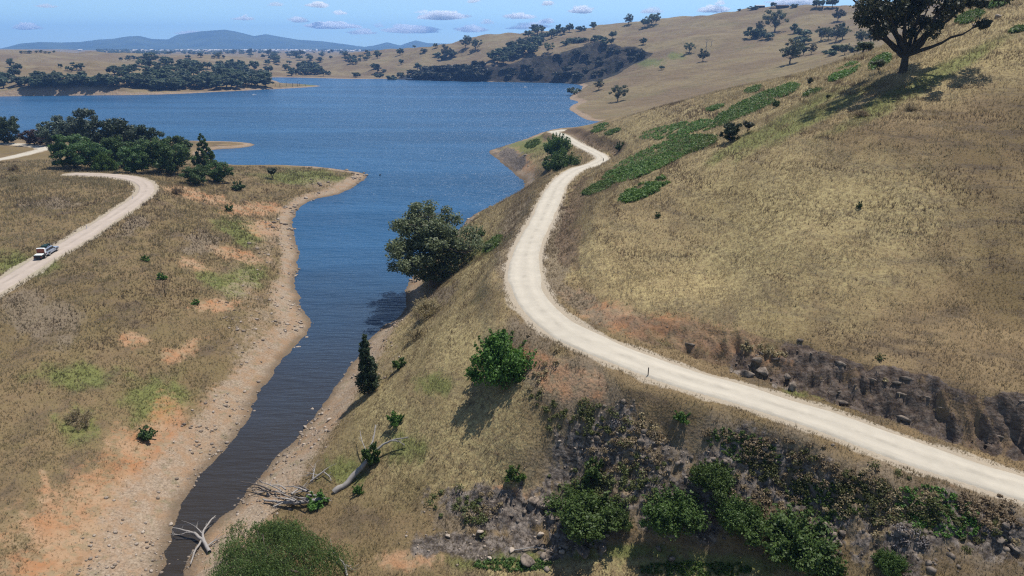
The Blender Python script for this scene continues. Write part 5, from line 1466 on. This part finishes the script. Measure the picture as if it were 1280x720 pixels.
off = np.array([-math.sin(yaw), math.cos(yaw), 0]) * 0.5
four_wheel_drive(R_LEFT[car_k] + off + [0, 0, .08], yaw, pitch)
trailer(R_LEFT[tr_k] + off + [0, 0, .08], yaw, pitch)
# something rests on the roof rack
g_ = bmesh.new()
for b_ in [(-1.5, -.1, .17, .8, 1.1, .34), (-.55, .1, .14, .9, .9, .28), (.15, -.2, .12, .5, .7, .24)]: bm_box(g_, *b_)
bmesh.ops.bevel(g_, geom=g_.edges[:], offset=.08, segments=2, affect='EDGES')
me = bpy.data.meshes.new('luggage'); g_.to_mesh(me); g_.free()
o = link('luggage', me, GEAR); c = R_LEFT[car_k] + off
o.location = (c[0], c[1], c[2] + .08 + 1.95); o.rotation_euler = (0, -pitch, yaw)
tag(o, 'dark bundled luggage on the roof rack of the car', 'luggage')

# ---------------------------------------------------------------- guide posts, fence posts
def post(name, px, py, h, w, mat, label, cat, group=None, cap=None):
    p = place(px, py)
    r = empty(name, (p[0], p[1], H(p[0], p[1])))
    part('shaft', r, mat, [(0, 0, h / 2 - .2, w, w * .45, h + .4)], bevel=w * .1)
    if cap: part('reflector', r, cap, [(0, -w * .3, h * .82, w * .8, .02, .16)])
    return tag(r, label, cat, group)
post('guide_post', 166, 249, 1.1, .16, WHITEP, 'white guide post inside the bend of the left road', 'guide post', cap=REDL)
post('guide_post', 109, 287, 1.1, .16, WHITEP, 'white guide post beside the straight of the left road', 'guide post', cap=REDL)
post('fence_post', 207, 371, 1.5, .14, BARK_D, 'thin dark post standing alone in the left paddock', 'post')
post('guide_post', 810, 470, 1.1, .12, BARK, 'thin weathered post on the outer edge of the gravel road', 'guide post')
post('guide_post', 754, 202, 1.2, .30, BLACKP, 'dark post at the hairpin of the far road', 'guide post')
for x, y in [(230,290),(223,322),(213,350)]:
    post('fence_post', x, y, 1.2, .10, BARK_D, 'thin post of the old fence line crossing the left paddock', 'post', 'old fence posts')

# ---------------------------------------------------------------- boats far out on the lake
def boat(px, py, L, label):
    p = Pz(px, py, 0.0); r = empty('motor_boat', (p[0], p[1], 0.0), rz=.5)
    profile_body('hull', r, WHITEP, [(-L / 2, .7), (-L / 2, -.2), (L * .3, -.2), (L / 2, .9), (L * .2, .75)], L * .17, .05, [1, .8, .6, .12, .9])
    part('cabin', r, WHITEP, [(-L * .05, 0, 1.1, L * .32, L * .24, .9, (.75, .9))], bevel=.06)
    part('windscreen', r, GLASS, [(L * .10, 0, 1.2, .06, L * .22, .5, (1, .9), -.12)])
    part('outboard_motor', r, BLACKP, [(-L / 2 - .2, 0, .6, .4, .35, .9)], bevel=.05)
    tag(r, label, 'boat')
boat(657, 109.6, 6.5, 'tiny white motor boat on the lake below the cliff')
boat(318, 119.2, 5.5, 'tiny white boat off the far left shore')
boat_p = Pz(475, 219.2, 0)
g_ = Geo(); V_, F_ = I1; g_.add(V_ * np.array([.5, .34, .34]), T=F_); g_.tube([(.35, 0, .2), (.55, 0, .55), (.75, 0, .62)], [.12, .08, .05], 6)
o = link('water_bird', g_.mesh('water_bird', True), BLACKP, loc=(boat_p[0], boat_p[1], .18)); tag(o, 'tiny dark water bird floating off the point', 'bird')

# ---------------------------------------------------------------- sheds on the hilltop, far town
def shed(px, py, L, Wd, Hh, wall, roof, label, rz=0.0, opened=True):
    p = place(px, py); r = empty('farm_shed', (p[0], p[1], H(p[0], p[1]) - .3), rz=rz)
    part('wall', r, wall, [(0, Wd / 2 - .1, Hh / 2, L, .2, Hh), (-L / 2 + .1, 0, Hh / 2, .2, Wd - .4, Hh), (L / 2 - .1, 0, Hh / 2, .2, Wd - .4, Hh)])
    bm = bmesh.new()
    vs = [bm.verts.new(c) for c in [(-L * .53, -Wd * .58, Hh), (L * .53, -Wd * .58, Hh), (L * .53, Wd * .58, Hh), (-L * .53, Wd * .58, Hh), (-L * .53, 0, Hh + Wd * .16), (L * .53, 0, Hh + Wd * .16)]]
    for f in ((0, 1, 5, 4), (2, 3, 4, 5), (0, 4, 3), (1, 2, 5), (3, 2, 1, 0)): bm.faces.new([vs[i] for i in f])
    me = bpy.data.meshes.new('roof'); bm.to_mesh(me); bm.free(); link('roof', me, roof, r)
    for k in range(5): part('pillar', r, wall, [(-L / 2 + .2 + k * (L - .4) / 4, -Wd / 2 + .1, Hh / 2, .2, .2, Hh)])
    tag(r, label, 'shed')
DARKW = simple_mat('dark_timber_wall', (0.06, 0.04, 0.03), .8, .2)
ROOFG = simple_mat('grey_iron_roof', (0.30, 0.32, 0.34), .5, .4, .2)
ROOFB = simple_mat('brown_iron_roof', (0.07, 0.04, 0.03), .6, .3)
shed(949.5, 9.5, 17, 9, 3.6, BARK_D, ROOFG, 'open sided farm building with a flat grey roof on the hilltop')
shed(978, 9.3, 22, 9, 3.6, DARKW, ROOFB, 'long dark brown shed on the hilltop')
for x, y, h, w_, lab in [(941,12,4,2.4,'bush left of the open farm building on the hilltop'),(924,14,3,1.2,'little bush on the skyline left of the hilltop sheds'),(966,10,7,1.3,'tree between the two hilltop sheds'),(993,9,4,2,'bush right of the long brown shed'),
   (1020,10,10,1.3,'left tree of the group on the skyline right of the sheds'),(1028,10,10,1.2,'middle tree of the group on the skyline right of the sheds'),(1040,10,11,1.2,'right tree of the group on the skyline near the huge gum'),(1205,12,13,1.3,'bluish tree behind the crest right of the huge gum')]:
    (K_FARB[0] if 'bush' in lab else K_FAR[int(x) % 6]).px(x, y, h, lab, 'bush' if 'bush' in lab else 'tree', wide=w_)
def town():
    R = np.random.default_rng(9); bm = bmesh.new()
    for k in range(240):
        x = 150 + 300 * R.random(); x = x if R.random() < .4 else 270 + 90 * R.normal() * .6
        r = R.uniform(5200, 8200); a = az_of(x, 62); X, Y = r * math.sin(a), r * math.cos(a); z = H(X, Y)
        w = R.uniform(12, 26); hh = R.uniform(5, 9)
        bm_box(bm, X, Y, z + hh / 2 - .5, w, w * .6, hh); bm_box(bm, X, Y, z + hh + 1, w * 1.1, w * .7, 3, (.9, .1))
    me = bpy.data.meshes.new('distant_town'); bm.to_mesh(me); bm.free()
    tag(link('distant_town', me, simple_mat('pale_town_walls', (0.62, 0.58, 0.54), .8, .2, var=.2, scale=.01)), 'pale roofs and walls of a far town below the blue mountain', 'town', kind='stuff')
town()
def woods(name, n, seed, label):
    R = np.random.default_rng(seed); C = []; rad = []
    for _ in range(n):
        x = R.uniform(120, 520); r = R.uniform(3600, 8600); a = az_of(x, 62); X, Y = r * math.sin(a), r * math.cos(a)
        if fbm(np.array([X / 700]), np.array([Y / 500]), 3, seed)[0] < .02: continue
        C.append((X, Y, H(X, Y) + 5)); rad.append(R.uniform(7, 14))
    g_ = Geo(); g_.add(*leaves(R, C, rad, 12, 5.0, .8, .3, .8)); tag(link(name, g_.mesh(name), FARL), label, 'woods', kind='stuff')
woods('distant_woods', 1700, 3, 'thin dark belts of trees on the plain around the far town')

# ---------------------------------------------------------------- clouds (beyond the air box)
def cloud_mat(dens):
    m = bpy.data.materials.new('cloud_vapour'); m.use_nodes = True; t = m.node_tree
    for n in list(t.nodes): t.nodes.remove(n)
    o = t.nodes.new('ShaderNodeOutputMaterial'); v = t.nodes.new('ShaderNodeVolumePrincipled')
    v.inputs['Color'].default_value = (1, 1, 1, 1); v.inputs['Density'].default_value = dens; v.inputs['Anisotropy'].default_value = .0
    t.links.new(v.outputs[0], o.inputs['Volume'])
    return m
CLOUDS = [cloud_mat(.017), cloud_mat(.011), cloud_mat(.006)]
I5 = ico(6)
def cloud(px, py, wpx, hpx, label, seed, thin=.0):
    R = np.random.default_rng(seed); r = 21000.0
    p = Pr(px, py, r); m = r / F * 1.02; w, h = wpx * m * .88, hpx * m * .82
    g_ = Geo(); V = I5[0].copy()
    lump = fbm(V[:, 0] * 2.2 + seed, V[:, 1] * 2.2 + V[:, 2] * 1.7, 5, seed, .6) * .75 + .55 * fbm(V[:, 0] * .9 + seed, V[:, 2] * .9, 2, seed + 1)
    env = np.clip(1 - .55 * np.abs(V[:, 0]) ** 2, .2, 1)
    V = V * (1 + lump)[:, None] * np.array([.5 * w, .3 * w, .55 * h]); V[:, 2] *= env
    V[:, 2] = np.where(V[:, 2] < -.2 * h, -.2 * h + .25 * (V[:, 2] + .2 * h), V[:, 2])
    g_.add(V, T=I5[1]); E = [np.clip(np.abs(V[:, 0] / w) ** 2 * 2.0 + np.clip(-V[:, 2] / h, 0, 1) * .6 + np.clip(V[:, 2] / h, 0, 1) * .25, 0, 1.2) * .55 + thin]
    me = g_.mesh('cloud', True); E = np.concatenate(E)
    add_color(me, 'edge', np.stack([E, E, E, np.ones(len(E))], -1))
    tag(link('cloud', me, CLOUDS[0 if thin < .04 else (1 if thin < .11 else 2)], loc=p), label, 'cloud')
for i, a in enumerate([(36,34,26,10,'lone white cloud low in the left sky',0),(306,23,22,8,'small white cloud above the right end of the blue mountain',.1),(240,41,40,6,'thin cloud strip touching the top of the mountain',.12),
  (400,7,30,9,'white cloud at the top edge of the sky above the far inlet',0),(424,17,16,6,'small puff below the cloud at the top edge',.1),(373,26,26,8,'cloud puff left of the long cloud above the inlet',.05),(411,33,56,10,'long flat cloud above the far inlet',.03),
  (472,32,18,7,'faint puff between the long cloud and the wide cloud',.15),(452,41,40,7,'pale cloud low over the second peak',.15),(514,38,60,12,'hazy cloud low above the brown ridge',.13),(555,21,60,13,'widest white cloud over the brown ridge',.02),(530,15,20,7,'faint puff left above the widest cloud',.15),
  (588,37,34,12,'cloud touching the shoulder of the hill',.06),(610,28,20,7,'small puff right of the widest cloud',.12),(646,21,38,10,'white cloud above the thicket on the hill',0),(683,27,22,8,'small cloud above the skyline row',.1),(686,5,18,7,'small cloud at the top edge above the skyline row',.08),
  (726,13,32,12,'rounded white cloud above the cliff',0),(815,14,30,9,'faint cloud above the twin gums',.13),(892,13,34,10,'low cloud touching the brown hill skyline',.03),(901,4,12,6,'small puff above the low cloud at the brown skyline',.08),(990,3,60,12,'bright cloud behind the hilltop sheds',0),
  (590,2,24,6,'faint cloud strip at the top edge of the sky',.15),(660,34,50,9,'hazy cloud just over the thicket skyline',.15),(346,6,20,5,'faint wisp at the top edge left of the inlet cloud',.18),(60,8,20,5,'faint wisp high above the lone left cloud',.2)]):
    cloud(*a[:5], 600 + i, a[5])

# ---------------------------------------------------------------- the air between here and the mountains
def haze():
    bm = bmesh.new(); bm_box(bm, 0, 6950, 215, 34000, 14200, 450)
    me = bpy.data.meshes.new('haze'); bm.to_mesh(me); bm.free()
    m = bpy.data.materials.new('thin_air'); m.use_nodes = True; t = m.node_tree
    for n in list(t.nodes): t.nodes.remove(n)
    o = t.nodes.new('ShaderNodeOutputMaterial'); v = t.nodes.new('ShaderNodeVolumePrincipled')
    v.inputs['Color'].default_value = (.27, .52, 1.0, 1); v.inputs['Density'].default_value = HAZE_D; v.inputs['Anisotropy'].default_value = .2
    t.links.new(v.outputs[0], o.inputs['Volume'])
    tag(link('haze', me, m), kind='stuff')
HAZE_D = 9.0e-5
haze()
